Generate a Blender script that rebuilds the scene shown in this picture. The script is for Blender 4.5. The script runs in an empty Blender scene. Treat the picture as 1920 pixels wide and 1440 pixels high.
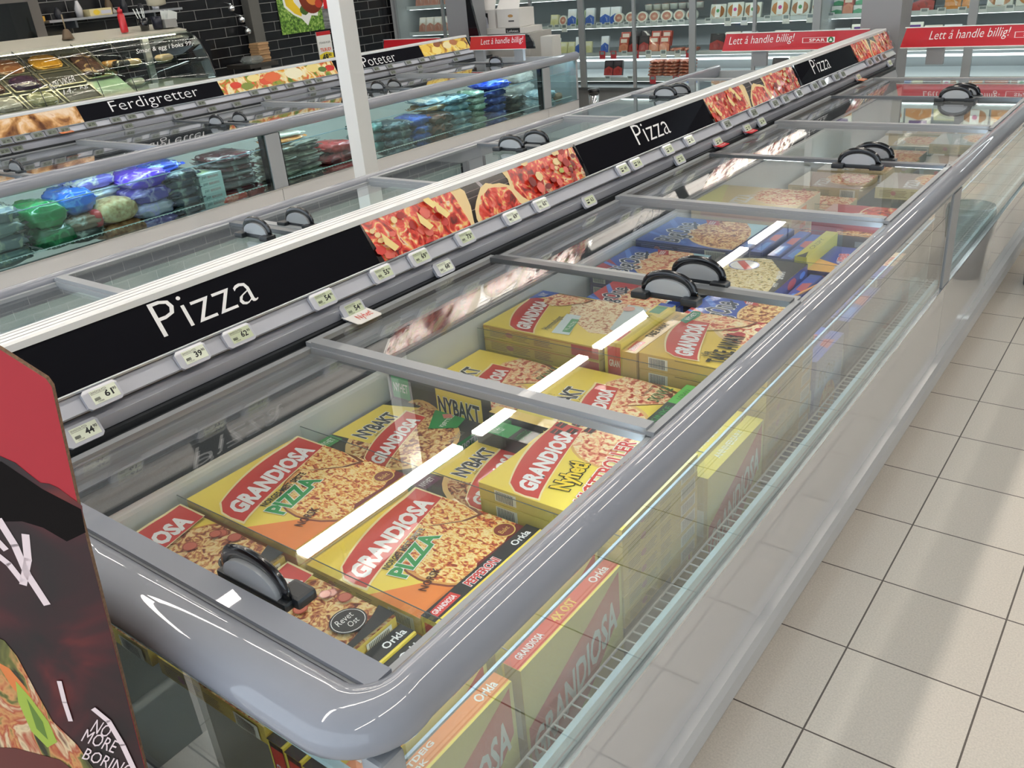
import bpy, bmesh, math, random
from mathutils import Vector, Matrix
C = bpy.context.scene.collection
SC = bpy.context.scene
# ---------------------------------------------------------------- camera, world, exposure, ceiling light rows
YAW, PIT, ROL, HCAM, FPX = 0.68113081, 0.44695883, 0.09278584, 1.583, 1624.011
def _cam():
    cy, sy = math.cos(YAW), math.sin(YAW); cp, sp = math.cos(PIT), math.sin(PIT)
    fwd = Vector((-sy*cp, cy*cp, -sp)); right = Vector((cy, sy, 0)); down = fwd.cross(right)
    c, s = math.cos(ROL), math.sin(ROL)
    r2 = c*right + s*down; d2 = -s*right + c*down
    cd = bpy.data.cameras.new('camera'); co = bpy.data.objects.new('camera', cd); C.objects.link(co)
    m = Matrix.Identity(4)
    for i in range(3): m[i][0], m[i][1], m[i][2] = r2[i], -d2[i], -fwd[i]
    m[2][3] = HCAM; co.matrix_world = m
    cd.sensor_width = 36; cd.lens = FPX/1920*36; cd.clip_start = .02; cd.clip_end = 60
    SC.camera = co
_cam()
w = bpy.data.worlds.new('world'); SC.world = w; w.use_nodes = True
w.node_tree.nodes['Background'].inputs[0].default_value = (.80, .90, 1, 1)
w.node_tree.nodes['Background'].inputs[1].default_value = .9
SC.view_settings.view_transform = 'Standard'; SC.view_settings.look = 'None'
SC.view_settings.exposure = 1.25; SC.view_settings.gamma = 1; SC.view_settings.use_curve_mapping = False
try:
    cy = SC.cycles
    cy.max_bounces = 14; cy.diffuse_bounces = 3; cy.glossy_bounces = 5; cy.transmission_bounces = 6
    cy.transparent_max_bounces = 20; cy.sample_clamp_indirect = 4; cy.use_denoising = True
    cy.caustics_reflective = False; cy.caustics_refractive = False
except Exception: pass
LAMP_E = 11.0            # strength of the ceiling strip lamps
CEIL = 3.0
LAMP_X = (.5, -1.55, -3.62, -5.55, -7.5, -9.4)
CX, CX2 = -1.70, -5.75   # middle lines of the two freezer islands
# ---------------------------------------------------------------- materials
def lin(h):
    v = [int(h[i:i+2], 16)/255 for i in (0, 2, 4)]
    return tuple((c/12.92 if c <= .04045 else ((c+.055)/1.055)**2.4) for c in v)+(1,)
_m = {}
def M(col, rough=.5, metal=0, coat=0, noise=0, ns=40, name=None, emit=0, bump=0, spec=.5):
    key = (col, rough, metal, coat, noise, ns, emit, bump, spec)
    if key in _m: return _m[key]
    m = bpy.data.materials.new(name or 'mat_'+col); m.use_nodes = True
    nt = m.node_tree; b = nt.nodes['Principled BSDF']
    b.inputs['Base Color'].default_value = lin(col); b.inputs['Roughness'].default_value = rough
    b.inputs['Metallic'].default_value = metal; b.inputs['Coat Weight'].default_value = coat
    b.inputs['Specular IOR Level'].default_value = spec
    b.inputs['Coat Roughness'].default_value = .012
    if emit:
        b.inputs['Emission Color'].default_value = lin(col); b.inputs['Emission Strength'].default_value = emit
    if noise or bump:
        tc = nt.nodes.new('ShaderNodeTexCoord'); n = nt.nodes.new('ShaderNodeTexNoise')
        n.inputs['Scale'].default_value = ns; n.inputs['Detail'].default_value = 3
        nt.links.new(tc.outputs['Object'], n.inputs['Vector'])
        if noise:
            mx = nt.nodes.new('ShaderNodeMixRGB'); mx.blend_type = 'MULTIPLY'; mx.inputs[0].default_value = 1
            cr = nt.nodes.new('ShaderNodeMapRange'); cr.inputs[3].default_value = 1-noise; cr.inputs[4].default_value = 1+noise*.5
            cr.inputs[1].default_value = .3; cr.inputs[2].default_value = .7
            nt.links.new(n.outputs['Fac'], cr.inputs[0]); mx.inputs[1].default_value = lin(col)
            nt.links.new(cr.outputs[0], mx.inputs[2]); nt.links.new(mx.outputs[0], b.inputs['Base Color'])
        if bump:
            bp = nt.nodes.new('ShaderNodeBump'); bp.inputs['Strength'].default_value = min(bump, 1); bp.inputs['Distance'].default_value = .01
            nt.links.new(n.outputs['Fac'], bp.inputs['Height']); nt.links.new(bp.outputs[0], b.inputs['Normal'])
    _m[key] = m
    return m
def ramp_mat(name, scale, stops, detail=4, dist=0, rough=.5, stretch=(1, 1, 1), coat=0, seed=0):
    if name in _m: return _m[name]
    m = bpy.data.materials.new(name); m.use_nodes = True; nt = m.node_tree; b = nt.nodes['Principled BSDF']
    tc = nt.nodes.new('ShaderNodeTexCoord'); mp = nt.nodes.new('ShaderNodeMapping')
    mp.inputs['Scale'].default_value = stretch; mp.inputs['Location'].default_value = (seed, seed*1.7, seed*.3)
    n = nt.nodes.new('ShaderNodeTexNoise'); n.inputs['Scale'].default_value = scale
    n.inputs['Detail'].default_value = detail; n.inputs['Distortion'].default_value = dist
    r = nt.nodes.new('ShaderNodeValToRGB'); e = r.color_ramp.elements
    while len(e) < len(stops): e.new(.5)
    for i, (p, c) in enumerate(stops): e[i].position = p; e[i].color = lin(c)
    nt.links.new(tc.outputs['Object'], mp.inputs[0]); nt.links.new(mp.outputs[0], n.inputs['Vector'])
    nt.links.new(n.outputs['Fac'], r.inputs[0]); nt.links.new(r.outputs[0], b.inputs['Base Color'])
    b.inputs['Roughness'].default_value = rough; b.inputs['Coat Weight'].default_value = coat; b.inputs['Coat Roughness'].default_value = .08
    _m[name] = m
    return m
def glass_mat(name, tint, ior=1.5, rough=0.0, haze=0):
    m = bpy.data.materials.new(name); m.use_nodes = True; nt = m.node_tree
    nt.nodes.remove(nt.nodes['Principled BSDF'])
    o = nt.nodes['Material Output']; t = nt.nodes.new('ShaderNodeBsdfTransparent'); t.inputs[0].default_value = lin(tint)
    g = nt.nodes.new('ShaderNodeBsdfGlossy'); g.inputs['Roughness'].default_value = rough; g.inputs[0].default_value = (1, 1, 1, 1)
    ge = nt.nodes.new('ShaderNodeNewGeometry'); mr = nt.nodes.new('ShaderNodeMapRange')
    mr.inputs[3].default_value = ior; mr.inputs[4].default_value = 1/ior
    fr = nt.nodes.new('ShaderNodeFresnel'); mx = nt.nodes.new('ShaderNodeMixShader')
    nt.links.new(ge.outputs['Backfacing'], mr.inputs[0]); nt.links.new(mr.outputs[0], fr.inputs[0])
    nt.links.new(fr.outputs[0], mx.inputs[0]); nt.links.new(t.outputs[0], mx.inputs[1]); nt.links.new(g.outputs[0], mx.inputs[2])
    last = mx
    if haze:
        d = nt.nodes.new('ShaderNodeBsdfDiffuse'); d.inputs[0].default_value = (.8, .85, .85, 1)
        m2 = nt.nodes.new('ShaderNodeMixShader'); m2.inputs[0].default_value = haze
        nt.links.new(mx.outputs[0], m2.inputs[1]); nt.links.new(d.outputs[0], m2.inputs[2]); last = m2
    nt.links.new(last.outputs[0], o.inputs[0])
    return m
GL_LID = glass_mat('lid_glass', 'fdfefe', 1.62)
GL_SIDE = glass_mat('side_glass', 'fafdfd', 2.05); GL_TEAL = glass_mat('teal_side_glass', 'e9f7f7', 1.5)
GL_DIV = glass_mat('divider_glass', 'f8fbfb', 1.35)
GL_DARK = glass_mat('smoked_door_glass', 'f6faf8', 1.35)
PLASTIC_BAG = glass_mat('clear_film', 'dfe6e6', 1.5, .15, .18)
GREY = M('8b8f99', .5, 0, 1.0, name='grey_plastic_rail', spec=.15)
GREY2 = M('9a9ea2', .45, 0, .1, name='grey_painted_plastic')
ALU = M('b9bdc2', .3, .75, 0, name='brushed_aluminium')
ALUD = M('6c7176', .35, .5, 0, name='dark_aluminium')
CHROME = M('e4e6e8', .12, .9, name='polished_steel')
DARK = M('22262a', .5, name='dark_plastic'); BLK = M('0c0e14', .22, 0, .5, name='black_gloss_plastic')
WHITE = M('e6ebe8', .5, name='white_liner'); LINER = M('dfe4e0', .55, noise=.06, ns=6, name='liner_plastic')
PANEL = M('cfcfd0', .06, .22, .4, name='grey_glossy_steel_panel')
PALEBLUE = M('d6f0f4', .35, name='pale_blue_ledge')
CHEESE = [(.32, '8a3416'), (.40, 'c8502c'), (.455, 'e6944a'), (.51, 'f4d070'), (.58, 'fbeab0'), (.66, 'f2c468'), (.74, 'c8502c')]
PIZ = ramp_mat('pizza_cheese_print', 75, CHEESE, 4, .8, stretch=(1, 1.6, 1))
PIZ2 = ramp_mat('pizza_meat_print', 60, [(.32, '5a2a18'), (.42, '9a4a30'), (.48, 'c98450'), (.54, 'e8c47c'), (.62, 'f2dfa8'), (.72, 'd98a60')], 4, 1.2, seed=3)
PIZ3 = ramp_mat('pizza_ham_print', 65, [(.34, 'b23a2c'), (.42, 'dd7a5c'), (.48, 'efb48c'), (.55, 'f5dca0'), (.63, 'f7ecc6'), (.72, 'd8605a')], 4, 1, seed=7)
PIZR = ramp_mat('pizza_poster_print', 24, [(.30, '5e1108'), (.40, 'b01f14'), (.48, 'dd3a26'), (.55, 'e8685a'), (.61, 'f6c06a'), (.67, 'f4e0c0'), (.75, 'c01c18')], 3, 1.5, rough=.2, coat=.6, seed=5)
# ---------------------------------------------------------------- object helpers
def tag(o, label=None, cat=None, group=None, kind=None):
    if label: o['label'] = label
    if cat: o['category'] = cat
    if group: o['group'] = group
    if kind: o['kind'] = kind
    return o
def empty(name, loc=(0, 0, 0), rz=0, label=None, cat=None, group=None):
    o = bpy.data.objects.new(name, None); C.objects.link(o); o.location = loc; o.rotation_euler = (0, 0, rz)
    o.empty_display_size = .05
    return tag(o, label, cat, group)
def copy_tree(o, parent=None):
    c = o.copy(); C.objects.link(c)
    if parent: c.parent = parent
    for ch in list(o.children): copy_tree(ch, c)
    return c
_txt = {}
def text_geo(s, bold=0, shear=0, spacing=1.0):
    k = (s, bold, shear, spacing)
    if k in _txt: return _txt[k]
    cu = bpy.data.curves.new('t', 'FONT'); cu.body = s; cu.offset = bold; cu.shear = shear; cu.resolution_u = 2
    cu.space_character = spacing
    ob = bpy.data.objects.new('t', cu); me = ob.to_mesh()
    vs = [(v.co.x, v.co.y) for v in me.vertices]; fs = [tuple(p.vertices) for p in me.polygons]
    ob.to_mesh_clear(); bpy.data.objects.remove(ob); bpy.data.curves.remove(cu)
    _txt[k] = (vs, fs)
    return _txt[k]
def clip(poly, x0, y0, x1, y1):
    for ax, lim, sg in ((0, x0, 1), (0, x1, -1), (1, y0, 1), (1, y1, -1)):
        out = []
        for i, p in enumerate(poly):
            q = poly[i-1]; a, b = (q[ax]-lim)*sg, (p[ax]-lim)*sg
            if (a >= 0) != (b >= 0):
                t = a/(a-b); out.append((q[0]+(p[0]-q[0])*t, q[1]+(p[1]-q[1])*t))
            if b >= 0: out.append(p)
        poly = out
        if not poly: return []
    return poly
class MB:
    def __init__(s): s.v = []; s.f = []; s.mi = []; s.mats = []; s.sm = []
    def mid(s, m):
        if m not in s.mats: s.mats.append(m)
        return s.mats.index(m)
    def face(s, pts, m, smooth=False):
        b = len(s.v); s.v += [tuple(p) for p in pts]; s.f.append(tuple(range(b, b+len(pts)))); s.mi.append(s.mid(m)); s.sm.append(smooth)
    def geo(s, vs, fs, m, smooth=False):
        b = len(s.v); s.v += [tuple(p) for p in vs]; k = s.mid(m)
        for f in fs: s.f.append(tuple(i+b for i in f)); s.mi.append(k); s.sm.append(smooth)
    def box(s, x0, x1, y0, y1, z0, z1, m, top=None, ch=0):
        if ch:
            bm = bmesh.new(); bmesh.ops.create_cube(bm, size=1)
            for v in bm.verts: v.co = Vector(((x0+x1)/2+v.co.x*(x1-x0), (y0+y1)/2+v.co.y*(y1-y0), (z0+z1)/2+v.co.z*(z1-z0)))
            bmesh.ops.bevel(bm, geom=bm.edges[:], offset=ch, segments=2, affect='EDGES', profile=.7)
            s.bm(bm, m); bm.free(); return
        v = [(x, y, z) for z in (z0, z1) for y in (y0, y1) for x in (x0, x1)]
        fs = [(0, 2, 3, 1), (4, 5, 7, 6), (0, 1, 5, 4), (2, 6, 7, 3), (0, 4, 6, 2), (1, 3, 7, 5)]
        if top is None: s.geo(v, fs, m)
        else: s.geo(v, fs[:1]+fs[2:], m); s.geo(v, fs[1:2], top)
    def bm(s, bm, m, smooth=False, mat=None):
        bm.verts.index_update()
        vs = [(mat @ v.co) if mat else v.co for v in bm.verts]
        s.geo([tuple(v) for v in vs], [tuple(v.index for v in f.verts) for f in bm.faces], m, smooth)
    def tube(s, pts, r, m, n=8, close=False, caps=True, rx=None):
        pts = [Vector(p) for p in pts]; N = len(pts); rings = []; up = None
        for i, p in enumerate(pts):
            a = pts[(i-1) % N] if (close or i > 0) else p; b = pts[(i+1) % N] if (close or i < N-1) else p
            t = (b-a).normalized()
            if up is None: up = Vector((0, 0, 1)) if abs(t.z) < .9 else Vector((0, 1, 0))
            u = (up - t*up.dot(t)).normalized(); w_ = t.cross(u); up = u
            rings.append([p+u*(r*math.cos(k*2*math.pi/n))+w_*((rx or r)*math.sin(k*2*math.pi/n)) for k in range(n)])
        vs = [q for ring in rings for q in ring]; fs = []
        for i in range(N if close else N-1):
            for k in range(n):
                a, b = i*n+k, i*n+(k+1) % n; c, d = ((i+1) % N)*n+(k+1) % n, ((i+1) % N)*n+k
                fs.append((a, b, c, d))
        if caps and not close: fs += [tuple(range(n))[::-1], tuple((N-1)*n+k for k in range(n))]
        s.geo(vs, fs, m, True)
    def prism_y(s, prof, y0, y1, m, smooth=False, caps=True):
        n = len(prof); vs = [(x, y0, z) for x, z in prof]+[(x, y1, z) for x, z in prof]
        s.geo(vs, [(i, (i+1) % n, n+(i+1) % n, n+i) for i in range(n)], m, smooth)
        if caps: s.geo(vs, [tuple(range(n))[::-1], tuple(range(n, 2*n))], m)
    def prism(s, poly, fr, depth, m, side=None):
        # polygon in frame fr (o,u,v) extruded backwards by depth
        o, u, v = fr; n_ = u.cross(v)
        a = [o+u*p+v*q for p, q in poly]; b = [p-n_*depth for p in a]; n = len(poly)
        s.face(a, m); s.face(b[::-1], side or m)
        for i in range(n):
            j = (i+1) % n; s.face([a[i], b[i], b[j], a[j]], side or m)
    def lathe(s, prof, c, m, n=16, smooth=True, sx=1, sy=1):
        vs = []; fs = []; N = len(prof)
        for r, z in prof:
            for k in range(n): vs.append((c[0]+r*sx*math.cos(k*2*math.pi/n), c[1]+r*sy*math.sin(k*2*math.pi/n), c[2]+z))
        for i in range(N-1):
            for k in range(n): fs.append((i*n+k, i*n+(k+1) % n, (i+1)*n+(k+1) % n, (i+1)*n+k))
        fs += [tuple(range(n))[::-1], tuple((N-1)*n+k for k in range(n))]
        s.geo(vs, fs, m, smooth)
    # printed art on a face: frame (o,u,v), metric size W x H, elements in 0..1 units
    def art(s, fr, W, H, els, base=.0004, step=.00012, bound=(0, 0, 1, 1)):
        o, u, v = fr; n_ = u.cross(v)
        def P(x, y, k): return o+u*(x*W)+v*(y*H)+n_*(base+step*k)
        for k, e in enumerate(els):
            kd = e[0]
            if kd == 'r': poly = [(e[1], e[2]), (e[3], e[2]), (e[3], e[4]), (e[1], e[4])]; m = e[5]
            elif kd == 'p': poly = e[1]; m = e[2]
            elif kd == 'c':
                ry = e[5] if len(e) > 5 else e[3]*W/H; N = 28
                poly = [(e[1]+e[3]*math.cos(i*2*math.pi/N), e[2]+ry*math.sin(i*2*math.pi/N)) for i in range(N)]; m = e[4]
            elif kd == 't':
                _, st, x, y, w_, h_, m = e[:7]; op = e[7] if len(e) > 7 else {}
                sp = op.get('sp', 1.0); sh = op.get('sh', 0); b0 = op.get('b', 0)
                vs0, _ = text_geo(st, 0, sh, sp)
                if not vs0: continue
                ax = min(p[0] for p in vs0); bx = max(p[0] for p in vs0); ay = min(p[1] for p in vs0); by = max(p[1] for p in vs0)
                rot = math.radians(op.get('rot', 0)); wf = op.get('warp')
                passes = [(b0, m, 0)]
                if 'out' in op: passes.insert(0, (b0+op.get('ow', .035), op['out'], -.4))
                for bo, mm, dk in passes:
                    vs, fs = text_geo(st, bo, sh, sp); pts = []
                    for a, b in vs:
                        p = (a-ax)/(bx-ax)*w_*W; q = (b-ay)/(by-ay)*h_*H
                        p, q = p*math.cos(rot)-q*math.sin(rot), p*math.sin(rot)+q*math.cos(rot)
                        p, q = x+p/W, y+q/H
                        if wf: q += wf(p)
                        pts.append(P(p, q, k+dk))
                    s.geo(pts, fs, mm)
                continue
            poly = clip(list(poly), *bound)
            if len(poly) > 2: s.face([P(a, b, k) for a, b in poly], m)
    def build(s, name, parent=None, loc=None, rz=0, bevel=0):
        me = bpy.data.meshes.new(name); me.from_pydata(s.v, [], s.f); me.validate(verbose=False)
        for m in s.mats: me.materials.append(m)
        if len(me.polygons) == len(s.f):
            me.polygons.foreach_set('material_index', s.mi); me.polygons.foreach_set('use_smooth', s.sm)
        me.update(); o = bpy.data.objects.new(name, me); C.objects.link(o)
        if parent: o.parent = parent
        if loc: o.location = loc
        if rz: o.rotation_euler = (0, 0, rz)
        return o
X_, Y_, Z_ = Vector((1, 0, 0)), Vector((0, 1, 0)), Vector((0, 0, 1))
def fr_top(x1, y0, z): return (Vector((x1, y0, z)), Y_, -X_)         # reads along +Y, up = -X
def fr_px(x, y0, z0): return (Vector((x, y0, z0)), Y_, Z_)           # face towards +X
def fr_my(x0, y, z0): return (Vector((x0, y, z0)), X_, Z_)           # face towards -Y
# ---------------------------------------------------------------- room shell
def struct(name, mb, **k): return tag(mb.build(name, **k), kind='structure')
def node_floor():
    m = bpy.data.materials.new('floor_tiles'); m.use_nodes = True; nt = m.node_tree; b = nt.nodes['Principled BSDF']
    tc = nt.nodes.new('ShaderNodeTexCoord'); mp = nt.nodes.new('ShaderNodeMapping')
    mp.inputs['Location'].default_value = (.4258+3.0, -.2415+3.0, 0)
    br = nt.nodes.new('ShaderNodeTexBrick'); br.offset = 0; br.squash = 1
    br.inputs['Scale'].default_value = 1; br.inputs['Brick Width'].default_value = .3; br.inputs['Row Height'].default_value = .3
    br.inputs['Mortar Size'].default_value = .0022; br.inputs['Mortar Smooth'].default_value = .1
    br.inputs['Color1'].default_value = lin('dcd4c9'); br.inputs['Color2'].default_value = lin('d7cfc4'); br.inputs['Mortar'].default_value = lin('5d544e')
    n = nt.nodes.new('ShaderNodeTexNoise'); n.inputs['Scale'].default_value = 220; n.inputs['Detail'].default_value = 2
    mr = nt.nodes.new('ShaderNodeMapRange'); mr.inputs[1].default_value = .3; mr.inputs[2].default_value = .7; mr.inputs[3].default_value = .88; mr.inputs[4].default_value = 1.06
    mx = nt.nodes.new('ShaderNodeMixRGB'); mx.blend_type = 'MULTIPLY'; mx.inputs[0].default_value = 1
    L = nt.links.new
    L(tc.outputs['Object'], mp.inputs[0]); L(mp.outputs[0], br.inputs['Vector']); L(tc.outputs['Object'], n.inputs['Vector'])
    L(n.outputs['Fac'], mr.inputs[0]); L(br.outputs['Color'], mx.inputs[1]); L(mr.outputs[0], mx.inputs[2]); L(mx.outputs[0], b.inputs['Base Color'])
    b.inputs['Roughness'].default_value = .42
    return m
mb = MB(); mb.face([(-12, -3, 0), (4, -3, 0), (4, 11, 0), (-12, 11, 0)], node_floor()); struct('floor', mb)
mb = MB(); mb.box(-12, 4, -3, 11, CEIL+.25, CEIL+.3, M('8f9496', .8, noise=.1, ns=3, name='ceiling_paint')); struct('ceiling', mb)
def node_wall():
    m = bpy.data.materials.new('black_wall_tiles'); m.use_nodes = True; nt = m.node_tree; b = nt.nodes['Principled BSDF']
    tc = nt.nodes.new('ShaderNodeTexCoord'); sx = nt.nodes.new('ShaderNodeSeparateXYZ'); cx = nt.nodes.new('ShaderNodeCombineXYZ')
    br = nt.nodes.new('ShaderNodeTexBrick'); br.offset = .5
    br.inputs['Scale'].default_value = 1; br.inputs['Brick Width'].default_value = .33; br.inputs['Row Height'].default_value = .097
    br.inputs['Mortar Size'].default_value = .0028; br.inputs['Color1'].default_value = lin('131418'); br.inputs['Color2'].default_value = lin('17181c'); br.inputs['Mortar'].default_value = lin('8c8c8a')
    L = nt.links.new
    L(tc.outputs['Object'], sx.inputs[0]); L(sx.outputs['Y'], cx.inputs['X']); L(sx.outputs['Z'], cx.inputs['Y']); L(cx.outputs[0], br.inputs['Vector'])
    L(br.outputs['Color'], b.inputs['Base Color']); b.inputs['Roughness'].default_value = .25
    return m
mb = MB(); mb.box(-8.55, -8.4, 1.5, 9.75, 0, CEIL, node_wall()); struct('wall_left', mb)
mb = MB(); mb.box(-8.4, 4, 9.75, 9.9, 0, CEIL, M('7d8286', .6, name='back_wall_paint')); struct('wall_back', mb)
mb = MB(); mb.box(3.3, 3.45, -3, 9.75, 0, CEIL, M('c9c8c4', .7, name='right_wall_paint', noise=.1, ns=2)); struct('wall_right', mb)
# ceiling strip lamps: long rows of fixtures (housing and diffuser)
def ceiling_row(x, i):
    y = -1.6+.37*(i % 3)
    if i == 5:
        t = empty('spot_lamp_track', (x, 0, CEIL), 0, 'track of small round ceiling spots above the wall coolers and counter', 'track light')
        m = MB(); m.box(-.02, .02, 0, 10.4, 0, .04, M('e8e8e8', .5, name='lamp_housing')); m.build('track', t)
        for k in range(46):
            m = MB(); m.lathe([(.022, 0), (.022, .012)], (0, .2+.22*k, -.013), M('fff8ee', .5, emit=60, name='spot_lens'), 8); m.build('spot_lens', t)
        return
    hw = .012 if i in (3, 4) else 0
    while y < 9.2:
        t = empty('ceiling_strip_lamp', (x, y, CEIL), 0, 'white linear ceiling lamp hanging in a long row above the aisle', 'ceiling lamp', 'ceiling strip lamps')
        m = MB(); m.box(-.04, .04, 0, 1.45, 0, .05, M('e8e8e8', .5, name='lamp_housing')); m.box(-.008, .008, .3, .32, .05, .25, ALU); m.box(-.008, .008, 1.1, 1.12, .05, .25, ALU); m.build('housing', t)
        m = MB(); dm = M('fff6ea', .5, emit=LAMP_E*(2.4 if hw else 1), name='lamp_diffuser')
        if hw: m.box(-hw, hw, .02, 1.43, -.014, 0, dm)
        else: m.box(-.046, -.006, .02, 1.43, -.014, 0, dm); m.box(.006, .046, .02, 1.43, -.014, 0, dm)
        m.build('diffuser', t)
        y += 1.62
for i, x in enumerate(LAMP_X): ceiling_row(x, i)

# ---------------------------------------------------------------- chest freezer islands
def handle_mb(x, y, z, dr):
    # bow handle lying across the lid end; dr = +1: feet point to +Y
    m = MB(); W = .065; N = 16
    arc = [(x-W*math.cos(a), y, z+.012+.047*math.sin(a)**.75) for a in [math.pi*i/N for i in range(N+1)]]
    m.tube(arc, .006, BLK, 8, rx=.012)
    plate = [(-W*.93*math.cos(math.pi*i/N), .008+.042*math.sin(math.pi*i/N)**.8) for i in range(N+1)]
    m.prism(plate, (Vector((x, y-.012, z)), X_, Z_), .008, M('a6abb0', .35, .1, .6, name='handle_grey'))
    m.box(x-W-.012, x+W+.012, y-.014, y+.014, z-.002, z+.013, M('1c2126', .4, name='handle_base'), ch=.005)
    for sx in (-1, 1):
        a = x+sx*(W+.002)
        m.box(a-.022, a+.022, min(y, y+dr*.034), max(y, y+dr*.034), z-.002, z+.016, M('1c2126', .4, name='handle_base'), ch=.006)
    return m
def make_freezer(name, cx, s, ya, yb, edges, joints, label, near_glass=True, inner_dark=False, open_side=True):
    T = empty(name, (cx+s*.62, ya, 0), 0, label, 'chest freezer')
    T.location = (0, 0, 0)
    X = lambda d: cx+s*d
    def bx(m, d0, d1, y0, y1, z0, z1, mat, **k): a, b = sorted((X(d0), X(d1))); m.box(a, b, y0, y1, z0, z1, mat, **k)
    # lower panels, ledge, skirt, plinth
    js = [ya]+joints+[yb]
    for a, b in zip(js[:-1], js[1:]):
        m = MB(); bx(m, 1.075, 1.10, a+.002, b-.002, .11, .413, PANEL); m.build('side_panel', T)
    m = MB(); bx(m, 1.072, 1.104, ya, yb, .413, .419, CHROME); m.build('glass_rail', T)
    m = MB(); bx(m, 1.078, 1.0895, ya+.02, yb-.02, .42 if near_glass else .395, .458 if near_glass else .4125, PALEBLUE); bx(m, 1.081, 1.0897, ya+.02, yb-.02, .430 if near_glass else .40, .436 if near_glass else .406, ALU); m.build('inner_ledge', T)
    m = MB(); m.prism_y([(X(1.09), .062), (X(1.128), .066), (X(1.136), .074), (X(1.132), .112), (X(1.122), .126), (X(1.09), .126)][::s], ya-.01, yb, M('c2c5c8', .4, .25, .2, name='bump_strip_metal')); m.build('bump_strip', T)
    m = MB(); bx(m, .12, 1.03, ya+.04, yb-.04, 0, .10, DARK); m.build('plinth', T)
    m = MB(); bx(m, .14, 1.075, ya+.03, yb-.03, .10, .26, ALUD); bx(m, .17, 1.045, ya+.02, yb-.02, .2605, .28, LINER); m.build('base_tank', T)
    m = MB()
    bx(m, .12, .185, ya, yb, .28, .70, LINER); m.build('liner_wall', T)
    m = MB(); m.prism_y([(X(.187), .70), (X(.152), .757), (X(.12), .757), (X(.12), .70)], ya+.03, yb, M('3b4144', .6, noise=.5, ns=900, name='air_grille_mesh')); m.build('air_grille', T)
    m = MB(); m.prism_y([(X(.152), .757), (X(.135), .800), (X(.10), .800), (X(.10), .757)], ya+.03, yb, GREY2)
    m.prism_y([(X(.105), .800), (X(.105), .829), (X(.118), .829), (X(.118), .815), (X(.136), .815), (X(.136), .800)], ya+.03, yb, DARK); m.build('lid_track', T)
    # glazed side
    gm = GL_SIDE if near_glass else GL_TEAL
    for a, b in zip(js[:-1], js[1:]):
        m = MB(); bx(m, 1.090, 1.096, a+.03, b-.02, .419, .765, gm); m.build('side_glass', T)
    for j in joints:
        m = MB(); bx(m, 1.055, 1.101, j-.055, j+.055, .419, .762, GREY2, ch=.004); bx(m, 1.05, 1.09, j-.075, j-.058, .419, .76, BLK); bx(m, 1.05, 1.09, j+.058, j+.07, .419, .76, BLK); m.build('corner_post', T)
    # bumper rail
    prof = [(.008, .79), (.009, .820), (.013, .829), (.022, .8345), (.036, .837), (.049, .8335), (.060, .825), (.068, .814), (.0715, .800), (.069, .786), (.060, .772), (.045, .763), (.018, .759), (.008, .766)]
    if near_glass:
        pts = [((X(1.045), yb), (s, 0), 1)]
        for y in [yb-(yb-.56)*i/6 for i in range(1, 7)]: pts.append(((X(1.045), y), (s, 0), 1))
        R = .03
        for i in range(0, 13):
            a = math.pi/2*i/12; k = 1+.35*math.sin(a)
            pts.append(((X(1.045-R)+s*R*math.cos(a), .486+R-R*math.sin(a)), (s*math.cos(a), -math.sin(a)), k))
        for d in (.9, .5, .11): pts.append(((X(d), .486), (0, -1), 1.35))
        m = MB(); n = len(prof); vs = []
        for (px, py), (nx, ny), k in pts:
            for o_, z in prof: vs.append((px+nx*o_*k, py+ny*o_*k, z))
        fs = [(i*n+j, i*n+(j+1) % n, (i+1)*n+(j+1) % n, (i+1)*n+j) for i in range(len(pts)-1) for j in range(n)]
        m.geo(vs, fs+[tuple(range(n)), tuple((len(pts)-1)*n+j for j in range(n))[::-1]], GREY, True)
        m.build('bumper_rail', T)
        m = MB(); m.box(X(.11), X(1.053), .4785, .515, .8215, .829, GREY); m.box(X(.11), X(1.053), .4785, .50, .79, .8045, GREY); m.box(X(.11), X(1.053), .472, .478, .79, .812, BLK); m.build('end_tray', T)
        m = MB(); m.box(X(.14), X(1.062), .441, .447, .30, .765, gm); m.build('end_glass', T)
        m = MB(); m.box(X(1.062), X(1.099), .437, .475, .10, .762, GREY2, ch=.006); m.build('corner_post', T)
        m = MB(); m.box(X(.12), X(1.10), .43, .452, .10, .30, PANEL); m.build('end_panel', T)
        m = MB(); m.box(X(.14), X(1.05), .45, .462, .668, .678, PALEBLUE); m.build('glass_edge_trim', T)
    else:
        m = MB(); m.prism_y([(X(1.045+o_), z) for o_, z in prof], ya-.02, yb+.02, GREY, True); m.build('bumper_rail', T)
        m = MB(); bx(m, .11, 1.09, yb-.01, yb+.02, .10, .80, GREY2); m.build('end_panel', T)
    # cold-white light strip under the rail, glass retaining edge and wire shelf
    if s > 0: m = MB(); bx(m, 1.036, 1.050, ya+.10, yb-.05, .776, .785, M('dff4ff', .5, emit=10.0 if near_glass else 14.0, name='freezer_light_%s' % near_glass)); m.build('light_strip', T)
    m = MB(); bx(m, 1.048, 1.052, ya+.06, yb-.04, .28, .672, GL_DIV); m.build('retaining_glass', T)
    m = MB(); bx(m, 1.0475, 1.0525, ya+.06, yb-.04, .6722, .677, M('a4bcc8', .4, name='glass_edge_blue')); m.build('glass_edge_trim', T)
    m = MB(); y = ya+.06
    while y < min(yb-.05, 5.5 if near_glass else 9):
        bx(m, 1.053, 1.0775, y, y+.0026, .452, .4546, WHITE); y += .026
    bx(m, 1.0525, 1.0555, ya+.06, yb-.05, .451, .4555, WHITE)
    w_ = m.build('wire_shelf', T)
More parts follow.
